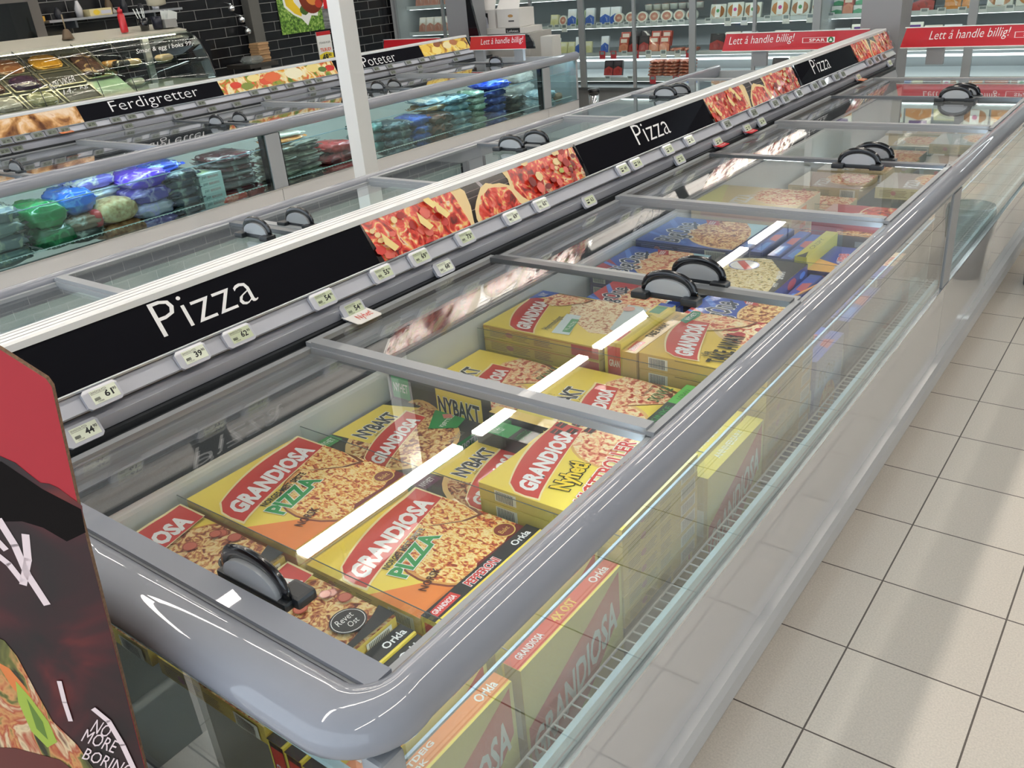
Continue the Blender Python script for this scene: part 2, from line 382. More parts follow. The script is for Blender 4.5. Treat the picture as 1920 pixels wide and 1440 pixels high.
    # sliding lids
    for i in range(len(edges)-1):
        a, b = edges[i]; hs = 1 if i % 2 else -1                   # handle at far end for odd lids
        z = .818 if i % 2 else .806
        a, b = edges[i]
        fm = MB(); fw = .030
        bx(fm, .131, .151, a, b, z, z+.012, GREY2); bx(fm, 1.037, 1.053, a, b, z, z+.010, GREY2)
        bx(fm, .151, 1.037, a, a+fw, z, z+.015, GREY2); bx(fm, .151, 1.037, b-fw, b, z, z+.015, GREY2 if i % 2 == 0 else ALUD)
        F = fm.build('sliding_lid', T)
        pm = MB(); bx(pm, .150, 1.038, a+fw-.001, b-fw+.001, z+.004, z+.009, GL_LID); pm.build('glass_pane', F)
        hy = (a+.060 if i == 0 else a+.036) if hs < 0 else b-.108
        if edges_handles(edges, i): handle_mb(X(.768), hy, z+.011, 1 if i == 0 else -1).build('handle', F)
    return T
def edges_handles(e, i): return True
def header_sign(name, cx, ya, yb, label):
    T = empty(name, (0, 0, 0), 0, label, 'freezer sign')
    m = MB()
    m.prism_y([(cx-.036, 1.019), (cx-.036, 1.033), (cx-.03, 1.037), (cx+.03, 1.037), (cx+.036, 1.033), (cx+.036, 1.019)], ya, yb, M('eceeee', .25, .1, name='white_top_rail'))
    for k in (-.018, 0, .018): m.box(cx+k-.001, cx+k+.001, ya, yb, 1.037, 1.0375, M('8d9092', .4))
    m.build('top_rail', T)
    for s in (1, -1):
        m = MB(); X = lambda d: cx+s*d
        m.prism_y([(X(.088), .921), (X(.032), 1.021), (X(.028), 1.019), (X(.084), .919)][::s], ya, yb, M('17171c', .5, 0, .22, name='black_gloss_sign', spec=0))
        m.build('sign_board', T)
        m = MB(); m.prism_y([(X(.083), .914), (X(.0905), .916), (X(.0905), .920), (X(.087), .922), (X(.083), .921)][::s], ya, yb, ALU); m.build('lower_edge', T)
        m = MB()
        m.prism_y([(X(.078), .905), (X(.084), .912), (X(.108), .884), (X(.104), .879)][::s], ya, yb, M('c3c6d0', .22, .1, .5, name='tag_strip_plastic'))
        m.prism_y([(X(.085), .868), (X(.100), .862), (X(.108), .857), (X(.101), .829), (X(.094), .829), (X(.085), .85)][::s], ya, yb, M('c3c6d0', .22, .1, .5, name='tag_strip_plastic'))
        m.build('tag_strip', T)
    m = MB(); m.box(cx-.083, cx+.083, ya, yb, .83, .913, M('857b70', .6, name='sign_core')); m.box(cx-.10, cx+.10, ya, yb, .797, .8295, DARK)
    m.box(cx-.10, cx+.10, ya+.05, yb-.05, .0, .797, DARK); m.build('support_frame', T)
    m = MB()
    m.prism([(-.088, .914), (-.108, .884), (-.10, .83), (.10, .83), (.108, .884), (.088, .914), (.036, 1.034), (-.036, 1.034)], (Vector((cx, ya-.004, 0)), X_, Z_), -.003, M('8e9194', .4, name='sign_end_cap'))
    m.prism([(-.088, .914), (-.108, .884), (-.10, .83), (.10, .83), (.108, .884), (.088, .914), (.036, 1.034), (-.036, 1.034)], (Vector((cx, yb+.001, 0)), X_, Z_), -.003, M('8e9194', .4, name='sign_end_cap')); m.build('end_cap', T)
    return T
# frame lying on the slanted sign board, y from 0, v up the board 0..1 over .1146 m
def fr_board(cx): 
    v = Vector((-.056, 0, .1)); return (Vector((cx+.088, 0, .921)), Y_, v.normalized())
BH = .1146
E1 = [(.475, 1.205), (1.18, 1.893), (1.908, 2.632), (2.605, 3.352), (3.378, 4.09), (4.065, 4.822), (4.848, 5.555), (5.53, 6.03)]
F1 = make_freezer('island_freezer', CX, 1, .45, 6.05, E1, [3.28], 'long grey island freezer in front, glass front and sliding lids, full of boxed pizzas')
F1B = make_freezer('island_freezer', CX, -1, .30, 6.05, [(.48, 1.20), (1.175, 1.86), (1.90, 2.575), (2.55, 3.31), (3.36, 4.06), (4.04, 4.80), (4.83, 5.54), (5.52, 6.03)], [3.28], 'half of the front freezer island behind the black pizza sign, lids closed and nearly empty', near_glass=False)
H1 = header_sign('header_sign', CX, .15, 6.13, 'long black sign ridge reading Pizza with pizza photos, on the front freezer island')
E2 = []
y = .62
for i in range(4):
    E2 += [(y, y+.735), (y+.71, y+1.43)]; y += 1.465
F2 = make_freezer('island_freezer', CX2, 1, .62, 7.12, E2+[(6.52, 7.08)], [3.56, 6.62], 'second island freezer, glass front, beyond the aisle, filled with bagged bread and meals', near_glass=False)
H2 = header_sign('header_sign', CX2, .3, 6.85, 'long black sign ridge reading Ferdigretter and Poteter on the second freezer island')
# ---------------------------------------------------------------- artwork on the sign ridges (printed on the boards)
def board_art(name, parent, cx, els_list):
    for y0, W, els in els_list:
        m = MB(); o, u, v = fr_board(cx)
        m.art((o+u*y0, u, v), W, BH, els, base=.0003); m.build('printed_word' if els[0][0] == 't' else 'food_picture', parent)
def blob(cx_, cy_, r, asp, n, seed, a0=0, a1=360):
    rr = random.Random(seed)
    return [(cx_+r*(1+rr.uniform(-.06, .06))*math.cos(math.radians(a0+(a1-a0)*i/n)), cy_+r*asp*(1+rr.uniform(-.06, .06))*math.sin(math.radians(a0+(a1-a0)*i/n))) for i in range(n+(0 if a1-a0 >= 360 else 1))]
WOODB = ramp_mat('dark_table_print', 3, [(.35, '140f10'), (.5, '2a1d1c'), (.65, '4a3530')], rough=.15, stretch=(1, .2, 4), coat=.7)
CRUST = M('f0d49a', .3, coat=.5, name='crust_print'); PINE = M('f6dc90', .3, coat=.5); PINK = M('e66a5c', .3, coat=.5); DEEP = M('a5140f', .3, coat=.5); HERB = M('b4b85e', .4)
def pizza_photo(seed, W):
    A = W/BH; rr = random.Random(seed)
    e = [('r', 0, 0, 1, 1, WOODB)]
    for v in (.32, .62, .78): e.append(('p', [(.38, v), (.70, v+.05), (.70, v+.065), (.38, v+.015)], M('8d7d78', .3)))
    e.append(('p', [(.475, 1), (.49, 1), (.535, .3), (.52, .3)], M('b7aeb0', .3)))
    cut = [(0, 1), (.03, 0)]
    e.append(('p', [(0, 1.2), (.02, -.2)]+blob(.0, .45, .40, A*.75, 14, seed+1, -62, 62), CRUST))
    e.append(('p', [(0.0, 1.2), (.02, -.2)]+blob(-.02, .45, .385, A*.72, 14, seed+2, -62, 62), PIZR))
    e.append(('p', blob(.53, -.12, .120, A*.9, 26, seed+3), CRUST)); e.append(('p', blob(.53, -.14, .108, A*.9, 26, seed+4), PIZR))
    e.append(('p', blob(.85, .75, .245, A*.75, 28, seed+5), CRUST)); e.append(('p', blob(.855, .78, .232, A*.75, 28, seed+6), PIZR))
    def bits(cx_, cy_, r, k, mats, sc=1):
        for _ in range(k):
            a = rr.uniform(0, 6.28); q = r*math.sqrt(rr.random()); x = cx_+q*math.cos(a); y = cy_+q*math.sin(a)*A*.7
            if 0.01 < x < .99: e.append(('p', blob(x, y, rr.uniform(.008, .02)*sc, A*rr.uniform(.5, 1), 7, rr.random()), rr.choice(mats)))
    bits(.14, .5, .17, 46, [PINK, DEEP, PINK, CRUST, M('d8342c', .3, coat=.5)]); bits(.86, .7, .16, 44, [DEEP, PINK, HERB, CRUST, M('7a1410', .3)]); bits(.53, .02, .08, 16, [DEEP, PINK, CRUST], .6)
    for x, y in ((.04, .35), (.19, .5), (.27, .62), (.24, .95)):
        e.append(('p', [(x, y+.28), (x+.012, y+.12), (x+.035, y-.18), (x+.014, y-.24), (x-.006, y)], PINE))
    e.append(('p', [(.99, 1), (1.02, 1), (1.02, 0), (.975, 0), (1.0, .4)], M('17171c', .12, coat=.8)))
    return e
WT = M('f2f2f4', .3, name='white_print')
def word(y0, W, s, v0, v1, sp=1.0, b=-.012):
    return (y0, W, [('t', s, 0, v0, 1, v1-v0, WT, {'b': b, 'sp': sp})])
board_art('sign_print', H1, CX, [
    word(.872, .250, 'Pizza', .26, .95), (1.494, 1.0, pizza_photo(1, 1.0)), word(2.885, .26, 'Pizza', .26, .97),
    (3.50, 1.0, pizza_photo(1, 1.0)), word(4.745, .26, 'Pizza', .26, .97), (5.42, .71, pizza_photo(1, 1.0))])
BREAD = ramp_mat('bread_print', 9, [(.35, '5a3018'), (.45, 'b07a44'), (.52, 'e2b27a'), (.6, 'f3dcc0'), (.7, 'c98a50')], 5, .4, rough=.2, coat=.5)
PASTA = ramp_mat('pasta_print', 13, [(.34, '5c7a2c'), (.41, '9aa23c'), (.46, 'd9482c'), (.52, 'ecd68a'), (.6, 'f4ecc8'), (.68, 'e8b84a'), (.75, 'c8281c')], 2, .6, rough=.2, coat=.5)
POT = ramp_mat('potato_print', 12, [(.34, '7a4a1c'), (.43, 'c8902c'), (.5, 'f0cc4c'), (.6, 'f6e288'), (.72, 'a05c28')], 2, .5, rough=.2, coat=.5)
board_art('sign_print', H2, CX2, [
    (1.9, 1.01, [('r', 0, 0, 1, 1, BREAD)]),
    word(3.12, .68, 'Ferdigretter', .05, .92, 1.0),
    (3.99, 1.12, [('r', 0, 0, 1, 1, PASTA)]+[('p', blob(x, y, r, 5, 12, i), M(c, .25, coat=.5)) for i, (x, y, r, c) in enumerate([(.12, .5, .045, 'd6402c'), (.36, .4, .05, 'd8502e'), (.43, .6, .07, 'e06a38'), (.28, .75, .05, 'f0dc94'), (.62, .6, .08, 'f2eccc'), (.8, .7, .06, 'ecd98c'), (.95, .5, .045, 'cc2418'), (.2, .3, .05, '7c8c34'), (.88, .5, .04, '5c7a30')])]),
    word(5.42, .40, 'Poteter', .08, .86),
    (6.17, .66, [('r', 0, 0, 1, 1, POT)]+[('p', blob(x, y, r, 3.4, 9, i), M(c, .25, coat=.5)) for i, (x, y, r, c) in enumerate([(.1, .6, .09, 'f2cc50'), (.3, .35, .1, 'f7e07c'), (.35, .8, .07, '8a4c20'), (.55, .6, .09, 'efe0a8'), (.7, .75, .08, 'a86430'), (.85, .4, .1, 'f4d458')])])])
# ---------------------------------------------------------------- electronic price tags clipped on the strips
LCD = M('c4d0b0', .3, name='tag_display'); LCDW = M('e4ecd8', .3); LCDD = M('6f776a', .3); INK = M('16181a', .6, name='black_ink'); TAGP = M('b9bdc8', .3, coat=.3, name='tag_plastic'); TAGG = M('85888d', .35, name='grey_tag_plastic')
ORD = ['first', 'second', 'third', 'fourth', 'fifth', 'sixth', 'seventh', 'eighth', 'ninth', 'tenth', 'eleventh', 'twelfth', 'thirteenth', 'fourteenth', 'fifteenth', 'sixteenth', 'seventeenth', 'eighteenth', 'nineteenth', 'twentieth', 'twenty-first', 'twenty-second', 'twenty-third', 'twenty-fourth', 'twenty-fifth', 'twenty-sixth']
def price_tag(cx, y, low, price, label, group, lcd=LCD, plastic=None, W=.074, Hh=.041, detail=True):
    v = Vector((-.55, 0, .835)).normalized(); n = Y_.cross(v)
    base = Vector((cx+(.104 if low else .097), y, .845 if low else .898))
    t = empty('price_tag', tuple(base), 0, label, 'price tag', group)
    o = -v*(Hh*.58)-Y_*(W/2)+n*.006
    c = .006; poly = [(c, 0), (W-c, 0), (W, c), (W, Hh-c), (W-c, Hh), (c, Hh), (0, Hh-c), (0, c)]
    m = MB(); m.prism(poly, (o+n*.006, Y_, v), .009, plastic or TAGP); m.build('casing', t)
    m = MB(); fr = (o+n*.0064, Y_, v)
    e = [('r', .20, .17, .93, .86, lcd)]
    if price and detail:
        e += [('t', 'GRANDIOSA PIZZA', .22, .70, .45, .11, INK), ('t', price, .56, .34, .22, .30, INK, {'b': .03}), ('t', '90', .80, .52, .10, .14, INK, {'b': .02}), ('r', .22, .655, .66, .668, INK)]
        e += [('r', .25+.022*i, .32, .262+.022*i, .47, INK) for i in range(7)]+[('t', '119,04', .30, .21, .16, .08, INK)]
    elif price:
        e += [('t', price, .60, .36, .22, .30, INK, {'b': .02}), ('r', .26, .55, .5, .62, INK), ('r', .26, .3, .45, .44, INK)]
    m.art(fr, W, Hh, e, base=.0001); m.build('display', t)
    return t, (o, v, n)
def tag_card(cx, t, fr, txt, col, tcol, W=.082, dn=.034):
    o, v, n = fr; Wt = .074
    v = Vector((-.985, 0, .12)).normalized(); n = Y_.cross(v); o = o+n*.010-v*.002
    m = MB(); poly = [(-.004, -dn+.006), (.002, -dn), (W-.010, -dn), (W-.004, -dn+.006), (W-.004, .012), (-.004, .012)]
    m.prism(poly, (o, Y_, v), .0015, M(col, .4))
    m.art((o-v*dn, Y_, v), W, dn, [('t', txt, .22, .22, .6, .62, M(tcol, .5), {'sh': .25, 'b': .01})], base=.0003)
    m.build('card', t)
ups = [(.699, '61'), (.905, '39'), (1.025, '62'), (1.274, '54'), (1.478, '55'), (1.622, '69'), (1.816, '73'), (2.039, '69'), (2.195, '65'), (2.705, '49'), (2.801, '54'), (3.05, '59'), (3.232, '62'), (3.585, '45'), (3.87, '49'), (4.122, '39'), (4.256, '54'), (4.432, '44'), (4.658, '62'), (4.777, '54'), (4.988, '49'), (5.095, '59'), (5.578, '62'), (5.714, '45'), (5.86, '54')]
lows = [(.638, '44'), (1.354, '54'), (1.703, '68'), (2.462, '63'), (3.13, '52'), (3.481, '69'), (3.787, '59'), (3.95, '64'), (5.364, '49'), (5.98, '54')]
prev = -9
for i, (y, p) in enumerate(ups):
    if y-prev < .078: y = prev+.078
    prev = y
    price_tag(CX, y, False, p, ('price tag showing %s,90 on the upper strip, %s from the red display' % (p, ORD[i])) if i < 7 else 'price tag on the front upper strip, %s from the red display' % ORD[i], 'price tags on the upper strip of the front sign', LCDW if i in (0, 1, 7, 8, 12) else (LCD if i < 12 else LCDD), detail=i < 9)
for i, (y, p) in enumerate(lows):
    nm = {1: 'price tag showing 54,90 in a white Nyhet card holder, lower strip', 5: 'price tag in the nearer of two red card holders on the lower strip', 6: 'price tag in the farther of two red card holders on the lower strip'}.get(i, 'price tag on the front lower strip, %s from the red display' % ORD[i])
    t, fr = price_tag(CX, y, True, p, nm, 'price tags on the lower strip of the front sign', LCDW if i in (0, 2) else LCD, detail=i < 3)
    if i == 1: tag_card(CX, t, fr, 'Nyhet!', 'f4f2ee', 'd8402c', dn=.052)
    if i in (5, 6): tag_card(CX, t, fr, 'Nyhet!', 'd62330', 'f6e6e6', dn=.026)
    if i == 8: tag_card(CX, t, fr, 'Tilbud', 'e8824a', 'f6e6e6', dn=.03)
prev = -9
for i, y in enumerate([2.392, 2.475, 2.586, 2.674, 2.757, 2.936, 3.109, 3.222, 3.357, 3.511, 3.768, 4.237, 4.421, 4.579, 4.764, 4.879, 5.125, 5.528, 5.692, 5.931, 6.109, 6.255, 6.606]):
    if y-prev < .078: y = prev+.078
    prev = y
    t, fr = price_tag(CX2, y, False, str(40+(i*17) % 50), 'grey price tag on the far upper strip, %s from the left picture edge' % ORD[i], 'grey price tags on the far sign, upper strip', LCDD, TAGG, detail=False)
    if i == 4: tag_card(CX2, t, fr, 'Allergi', 'e87a30', 'f8ece0', dn=.035)
for i, y in enumerate([2.361, 2.44, 3.178, 3.559, 3.842, 4.06, 4.341, 4.785, 5.143, 5.714, 6.061, 6.56]):
    price_tag(CX2, y, True, str(35+(i*13) % 50), 'grey price tag on the far lower strip, %s from the left picture edge' % ORD[i], 'grey price tags on the far sign, lower strip', LCDD, TAGG, detail=False)
# ---------------------------------------------------------------- glass dividers in the pizza bays
for i, y in enumerate([.745, 1.075, 1.405, 1.732, 2.065, 2.31, 2.62, 2.96, 3.3]):
    t = MB(); t.box(-1.512, -.657, y-.0015, y+.0015, .2805, .668, GL_DIV); t.box(-1.512, -.657, y-.0008, y+.0008, .668, .6690, M('566264', .4, name='divider_edge'))
    o = t.build('glass_divider'); tag(o, 'clear upright divider between pizza boxes, %s from the near end' % ORD[i], 'divider', 'clear dividers between the pizza bays')
# ---------------------------------------------------------------- printed cartons
def K(c, r=.35): return M(c, r, coat=.25, name='print_'+c)
YEL, YEL2, RED_, BLKP, GRN, WHT, ORG = K('f4dc58'), K('e8ca6c'), K('cf3a32'), K('1d2023'), K('1f9a4c'), K('f2f4f2'), K('ee8a3c')
DRED = K('7a1c1e'); PALE = K('cfe3e6'); BLU = K('2f58b8'); NAVY = K('1c2a6a'); KRAFT = K('d8b25a'); LBL = K('e9e6d0'); PURP = K('5c2350')
def banner(x0, x1, y0, y1, h=.15, col=None):
    # swelling red banner rising to the right
    L = x1-x0; f = lambda t: y0+(y1-y0)*(t**.8)
    up = [(x0+L*t, f(t)+h*(.5+.42*math.sin(math.pi*min(t+.12, 1)*.8))) for t in [i/14 for i in range(15)]]
    dn = [(x0+L*t, f(t)-h*(.62-.12*t)) for t in [i/14 for i in range(15)]]
    up = [(x0-.012*L, f(0)-h*.1), (x0-.002, f(0)+h*.35)]+up[1:]
    po = up+dn[::-1]
    big = [(x0+L*.5+(a-x0-L*.5)*1.035, (y0+y1)/2+(b-(y0+y1)/2)*1.10) for a, b in po]
    warp = lambda p: (f(min(max((p-x0)/L, 0), 1))-f(.06))-.30*h*0
    els = [('p', big, K('f6e8b0')), ('p', po, col or RED_), ('t', 'GRANDIOSA', x0+L*.055, f(.06)-h*.38, L*.86, h*.70, WHT, {'b': .05, 'warp': warp, 'sp': 1.02})]
    return els
def slice_(x, y, w, h, mat, seed=0, rot=0):
    c, s = math.cos(math.radians(rot)), math.sin(math.radians(rot))
    def q(pl): return [(x+(a*c-b*s)*w, y+(a*s+b*c)*h) for a, b in pl]
    pl = [(-.5, .1), (-.3, .42), (.1, .55), (.48, .5), (.5, .1), (.42, -.5), (.1, -.42), (-.35, -.1)]
    sh = [(a*1.06+.05, b*1.06-.06) for a, b in pl]
    return [('p', q(sh), K('7a3c1c')), ('p', q([(a*1.04, b*1.04) for a, b in pl]), K('efd08c')), ('p', q(pl), mat)]
def d_orig():
    return [('r', 0, 0, 1, 1, YEL), ('p', [(0, 0), (0, .42), (.25, .2), (.5, 0)], ORG), ('c', .70, .25, .455, K('8a3a1c')), ('c', .70, .255, .44, K('e0a050')), ('c', .705, .25, .425, PIZ),
            ('p', [(.5, 0), (1, 0), (1, .08), (.8, .02), (.55, .035)], DRED)] + slice_(.83, .60, .36, .40, PIZ, 1, -8) + banner(.03, .985, .60, .83, .20) + [
            ('t', 'NORGES MEST SPISTE', .22, .485, .44, .046, K('2a2a20'), {'rot': 11, 'b': .025}), ('t', 'PIZZA', .22, .33, .43, .125, GRN, {'rot': 13, 'b': .04, 'out': WHT}),
            ('t', 'NORSK', .19, .13, .21, .055, K('4a1c10'), {'rot': 16, 'b': .02}), ('c', .90, .10, .075, K('f0d070')), ('c', .90, .10, .066, K('8a3a30')), ('t', 'Bakt', .86, .08, .08, .04, K('f0d070'))]
def d_pep():
    rr = random.Random(4)
    e = [('r', 0, 0, 1, 1, YEL), ('c', .55, .22, .66, K('d08a44')), ('c', .55, .22, .645, PIZ2)]
    for _ in range(26):
        x, y = rr.uniform(.1, 1), rr.uniform(.02, .62); r = rr.uniform(.03, .05)
        e += [('p', blob(x, y, r, 1.0, 12, rr.random()), K('a8442e')), ('p', blob(x, y, r*.85, 1.0, 12, rr.random()), K('d0705a'))]
    e += [('p', [(.62, .78), (.635, .78), (.40, .02), (.385, .02)], K('f0cf8a')), ('p', [(.60, .78), (.62, .78), (.385, .02), (.365, .02)], K('8a4020'))]
    e += banner(.02, .985, .62, .84, .20)+[('c', .80, .20, .115, BLKP), ('c', .80, .20, .105, WHT), ('c', .80, .20, .10, BLKP), ('t', 'Revet', .73, .205, .13, .055, WHT, {'sh': .3}), ('t', 'Ost', .77, .14, .075, .05, WHT, {'sh': .3}), ('p', [(.30, 0), (1, 0), (1, .14), (.9, .10), (.7, .055), (.4, .04)], BLKP)]
    return e
def d_nybakt(lab='KJØTTDEIG', labc=None, base=None, meat=PIZ2, top='NYBAKT'):
    labc = labc or GRN
    return [('r', 0, 0, 1, 1, base or BLKP), ('c', .43, .42, .45, K('e8c078')), ('c', .43, .42, .41, meat), ('p', [(.22, 1), (.80, 1), (.92, .62), (.42, .50), (.26, .62)], YEL)] + slice_(.76, .46, .34, .42, meat, 2, 0) + [
            ('t', top, .30, .70, .42, .14, K('22262a'), {'rot': 4, 'b': .03, 'out': WHT, 'ow': .05}), ('t', '-HEVER I OVNEN-', .36, .645, .36, .035, K('2a2c2a'), {'rot': 4})] + banner(.03, .80, .34, .60, .17) + [
            ('p', [(.66, .36), (.92, .52), (1, .50), (1, .22), (.78, .16)], labc), ('t', lab, .74, .26, .24, .05, WHT, {'rot': 12, 'b': .02}), ('p', [(.85, .36), (.90, .42), (.94, .36), (.90, .30)], K('e88a80')), ('p', [(.02, 1), (.20, 1), (.20, .86), (.02, .86)], labc), ('t', 'NYHET', .04, .90, .13, .06, WHT, {'b': .01}), ('t', 'NYBAKT', .58, .03, .18, .05, K('9a9a90'), {'rot': 8})]
def d_nyb_y():
    return [('r', 0, 0, 1, 1, YEL), ('c', .20, .30, .38, K('e8c078')), ('c', .20, .30, .35, PIZ3)] + slice_(.72, .30, .50, .62, PIZ3, 2, -15) + [
            ('t', 'NYHET!', .22, .86, .22, .06, K('4a4a30'), {'rot': 5}), ('t', 'NYBAKT', .14, .66, .50, .15, K('22262a'), {'rot': 6, 'b': .03, 'out': WHT, 'ow': .05}), ('t', '-HEVER I OVNEN-', .26, .60, .36, .04, K('2a2c2a'), {'rot': 6})] + banner(.08, .78, .32, .56, .17) + [
            ('t', 'SKINKE', .70, .08, .27, .10, K('2c6a34'), {'b': .02}), ('t', 'JULENS BESTE', .74, .22, .2, .035, INK), ('p', [(.8, .0), (.9, .05), (.86, .1)], K('6a1c14'))]
def d_boll():
    rr = random.Random(9)
    e = [('r', 0, 0, 1, 1, YEL), ('c', .95, .45, .42, K('e0b060')), ('c', .95, .45, .40, PIZ3), ('p', [(.05, 0), (.05, .2), (.4, .4), (.8, .45), (1, .4), (1, 0)], K('f4e4a0'))]+banner(.03, .93, .68, .88, .17)
    for i, (x, y) in enumerate([(.80, .93), (.90, .95), (.86, .84), (.97, .86), (.93, .74)]):
        e += [('p', [(x-.04, y-.03), (x+.035, y-.035), (x+.04, y+.03), (x-.03, y+.035)], K('2a100c')), ('p', [(x-.03, y-.005), (x+.03, y+.0), (x+.03, y+.008), (x-.03, y+.003)], RED_)]
    return e+[('t', 'Nyhet!', .20, .43, .34, .15, K('f2d028'), {'rot': 9, 'b': .04, 'out': INK, 'ow': .05}), ('t', 'KJØTTBOLLER', .14, .24, .80, .14, RED_, {'rot': 9, 'b': .02, 'out': K('f6ece0'), 'ow': .05})]
def d_hjem():
    return [('r', 0, 0, 1, 1, K('f0da5a')), ('p', [(.3, 0), (1, 0), (1, .5), (.8, .62), (.5, .5), (.25, .2)], ramp_mat('pizza_pale_print', 75, [(.32, '9a4a30'), (.42, 'd8a07a'), (.5, 'f0dcb0'), (.6, 'f6eecc'), (.72, 'e0b080')], 4, 1)), ('p', [(.35, 0), (.9, 0), (1, .10), (1, .22), (.75, .17), (.4, .10)], PALE)] + banner(.03, .80, .66, .88, .16) + slice_(.82, .70, .30, .34, PIZ3, 1) + [
            ('p', [(.74, 1), (1, 1), (1, .84), (.86, .88)], BLU), ('t', 'NY', .86, .91, .08, .06, WHT, {'b': .02}), ('p', [(.10, .44), (.55, .54), (.56, .42), (.12, .30)], PALE), ('t', 'Hjemmelaget', .14, .47, .34, .075, K('5a6a70'), {'rot': 8, 'sh': .2}), ('p', [(.16, .38), (.46, .45), (.47, .39), (.17, .32)], K('3a9a5c')), ('t', 'VIL ALLTID', .20, .355, .22, .03, WHT, {'rot': 9}), ('c', .90, .17, .06, K('e8b0a0'))]
def d_take():
    rr = random.Random(2)
    e = [('r', 0, 0, 1, 1, K('e8c44e')), ('c', .98, .30, .52, K('e8c890')), ('c', .99, .29, .50, PIZ3)]
    for _ in range(16):
        e.append(('p', blob(rr.uniform(.62, 1), rr.uniform(.02, .62), .045, 1, 12, rr.random()), K('b8323a')))
    return e+slice_(.82, .68, .34, .42, PIZ3, 3)+banner(.05, .80, .66, .86, .19)+[('t', 'VÅR', .15, .50, .10, .07, INK, {'rot': 8, 'b': .02}), ('t', 'TAKE AWAY', .08, .34, .58, .14, INK, {'rot': 8, 'b': .03}), ('t', 'SKINKE & PEPPERONI', .22, .24, .44, .06, K('2a7a3c'), {'rot': 8, 'b': .02}),
            ('p', [(.74, 1), (1, 1), (1, .93), (.9, .90), (.70, .93)], K('2f8a64')), ('t', 'NYHET!', .78, .935, .18, .045, WHT, {'b': .02}), ('t', 'NORSK', .05, .08, .16, .05, INK, {'b': .01})]
def d_big(a='2f58b8', b='c83a40', tag_='BEEF', meat=PIZ2):
    return [('r', 0, 0, 1, 1, K(a)), ('p', [(0, .5), (0, 1), (.45, 1)], K(b)), ('p', [(.05, .5), (.3, 1), (.36, 1), (.12, .5)], K('5a8ae0')), ('p', [(.5, .8), (.8, 1), (.9, 1), (.6, .78)], K('5a8ae0')), ('c', .62, .12, .60, K('e8c890')), ('c', .62, .12, .57, meat), ('p', [(.4, 0), (1, 0), (1, .22), (.8, .10), (.6, .03)], K('a8d4e0')),
            ('t', 'BigOne', .08, .50, .74, .32, K('22344a'), {'rot': 7, 'sh': .3, 'b': .015, 'out': WHT, 'ow': .045, 'sp': 1.06}), ('p', [(.62, .60), (.86, .72), (.86, .75), (.60, .63)], K('22344a')), ('p', [(.80, .56), (.98, .66), (.98, .52), (.82, .44)], K('c8383c')), ('t', tag_, .83, .51, .13, .06, WHT, {'rot': 12, 'b': .02})]
def d_plain(base, pz, acc, word_='PIZZA'):
    return [('r', 0, 0, 1, 1, K(base)), ('c', .7, .2, .5, K('f0d8b0')), ('c', .7, .2, .47, pz), ('p', [(0, .7), (1, .95), (1, 1), (0, 1)], K(acc)), ('t', word_, .1, .5, .5, .16, WHT, {'b': .03, 'rot': 5})]
def side_text(col='8a7a40'):
    e = []; rr = random.Random(5)
    for k in range(3):
        x = .06+.2*k
        for r in range(5): e.append(('r', x, .2+.13*r, x+.12+rr.uniform(0, .04), .25+.13*r, K(col)))
    return e+[('p', blob(.24, .55, .035, 6, 9, 4), K('c07a70')), ('r', .74, .12, .95, .88, LBL)]+[('r', .76+.013*i, .2, .766+.013*i, .8, K('5a5a58')) for i in range(13)]
def bar_side(x=.2):
    return [('r', x, .15, x+.16, .85, LBL)]+[('r', x+.012+.012*i, .2, x+.018+.012*i, .8, K('4a4a4c')) for i in range(11)]
def carton(label, x0, y0, zt, sx, sy, sz, body, top=None, my=None, px=None, group=None, cat='pizza box', name='pizza_box', rz=0, tilt=0):
    m = MB(); m.box(0, sx, 0, sy, 0, sz, body, ch=.0012)
    if top: m.art(fr_top(sx, 0, sz), sy, sx, top)
    if my: m.art(fr_my(0, 0, 0), sx, sz, my)
    if px: m.art(fr_px(sx, 0, 0), sy, sz, px)
    o = m.build(name, loc=(x0, y0, zt-sz), rz=rz)
    if tilt: o.rotation_euler = (tilt, 0, rz)
    return tag(o, label, cat, group)
def under(o, n, label, group, sz):
    # the flat cartons below the top one, down the stack
    for k in range(1, n+1):
        c = o.copy(); C.objects.link(c); c.location.z -= (sz+.0015)*k
        tag(c, '%s, %s down in its stack' % (label, ORD[k]), 'pizza box', group)
def stack(label, n, x0, y0, zt, sx, sy, sz, body, **k):
    g = 'cartons in the stack: '+label
    if n: k['group'] = g
    o = carton(label+(', on top of its stack' if n else ''), x0, y0, zt, sx, sy, sz, body, **k)
    if n: under(o, n, label, g, sz)
    return o
YK = K('ddc25a')
TH = .036
# bay 0 (nearest the end)
stack('pepperoni pizza box in the near bay, by the inner wall', 0, -1.497, .437+.02, .648, .325, .283, TH, YK, top=d_pep(), my=side_text(), px=side_text('b09040'))
stack('pepperoni pizza box with round black badge, under the nearest handle', 0, -1.165, .465, .632, .272, .275, TH, YK, top=d_pep(), my=side_text(), px=side_text('b09040'))
def spine(label, x, y, zt, col, words, facecol=None, face=None, sx=TH, sy=.300, sz=.335, lip=YEL, group=None, darkend=0, **k):
    if lip is not YEL and facecol is None: facecol = lip
    e = [('r', 0, .12, 1, 1, col)]+words
    return carton(label, x, y, zt, sx, sy, sz, lip, top=e, px=face, my=[('r', .15, 0, 1, 1, BLKP if darkend else (facecol or YK))]+([('r', .2, .74, .95, .97, RED_), ('t', 'GRAN', .28, .82, .6, .05, WHT, {'b': .02})] if facecol is None else [('r', .3, .55, .8, .75, LBL)]), group=group, **k)
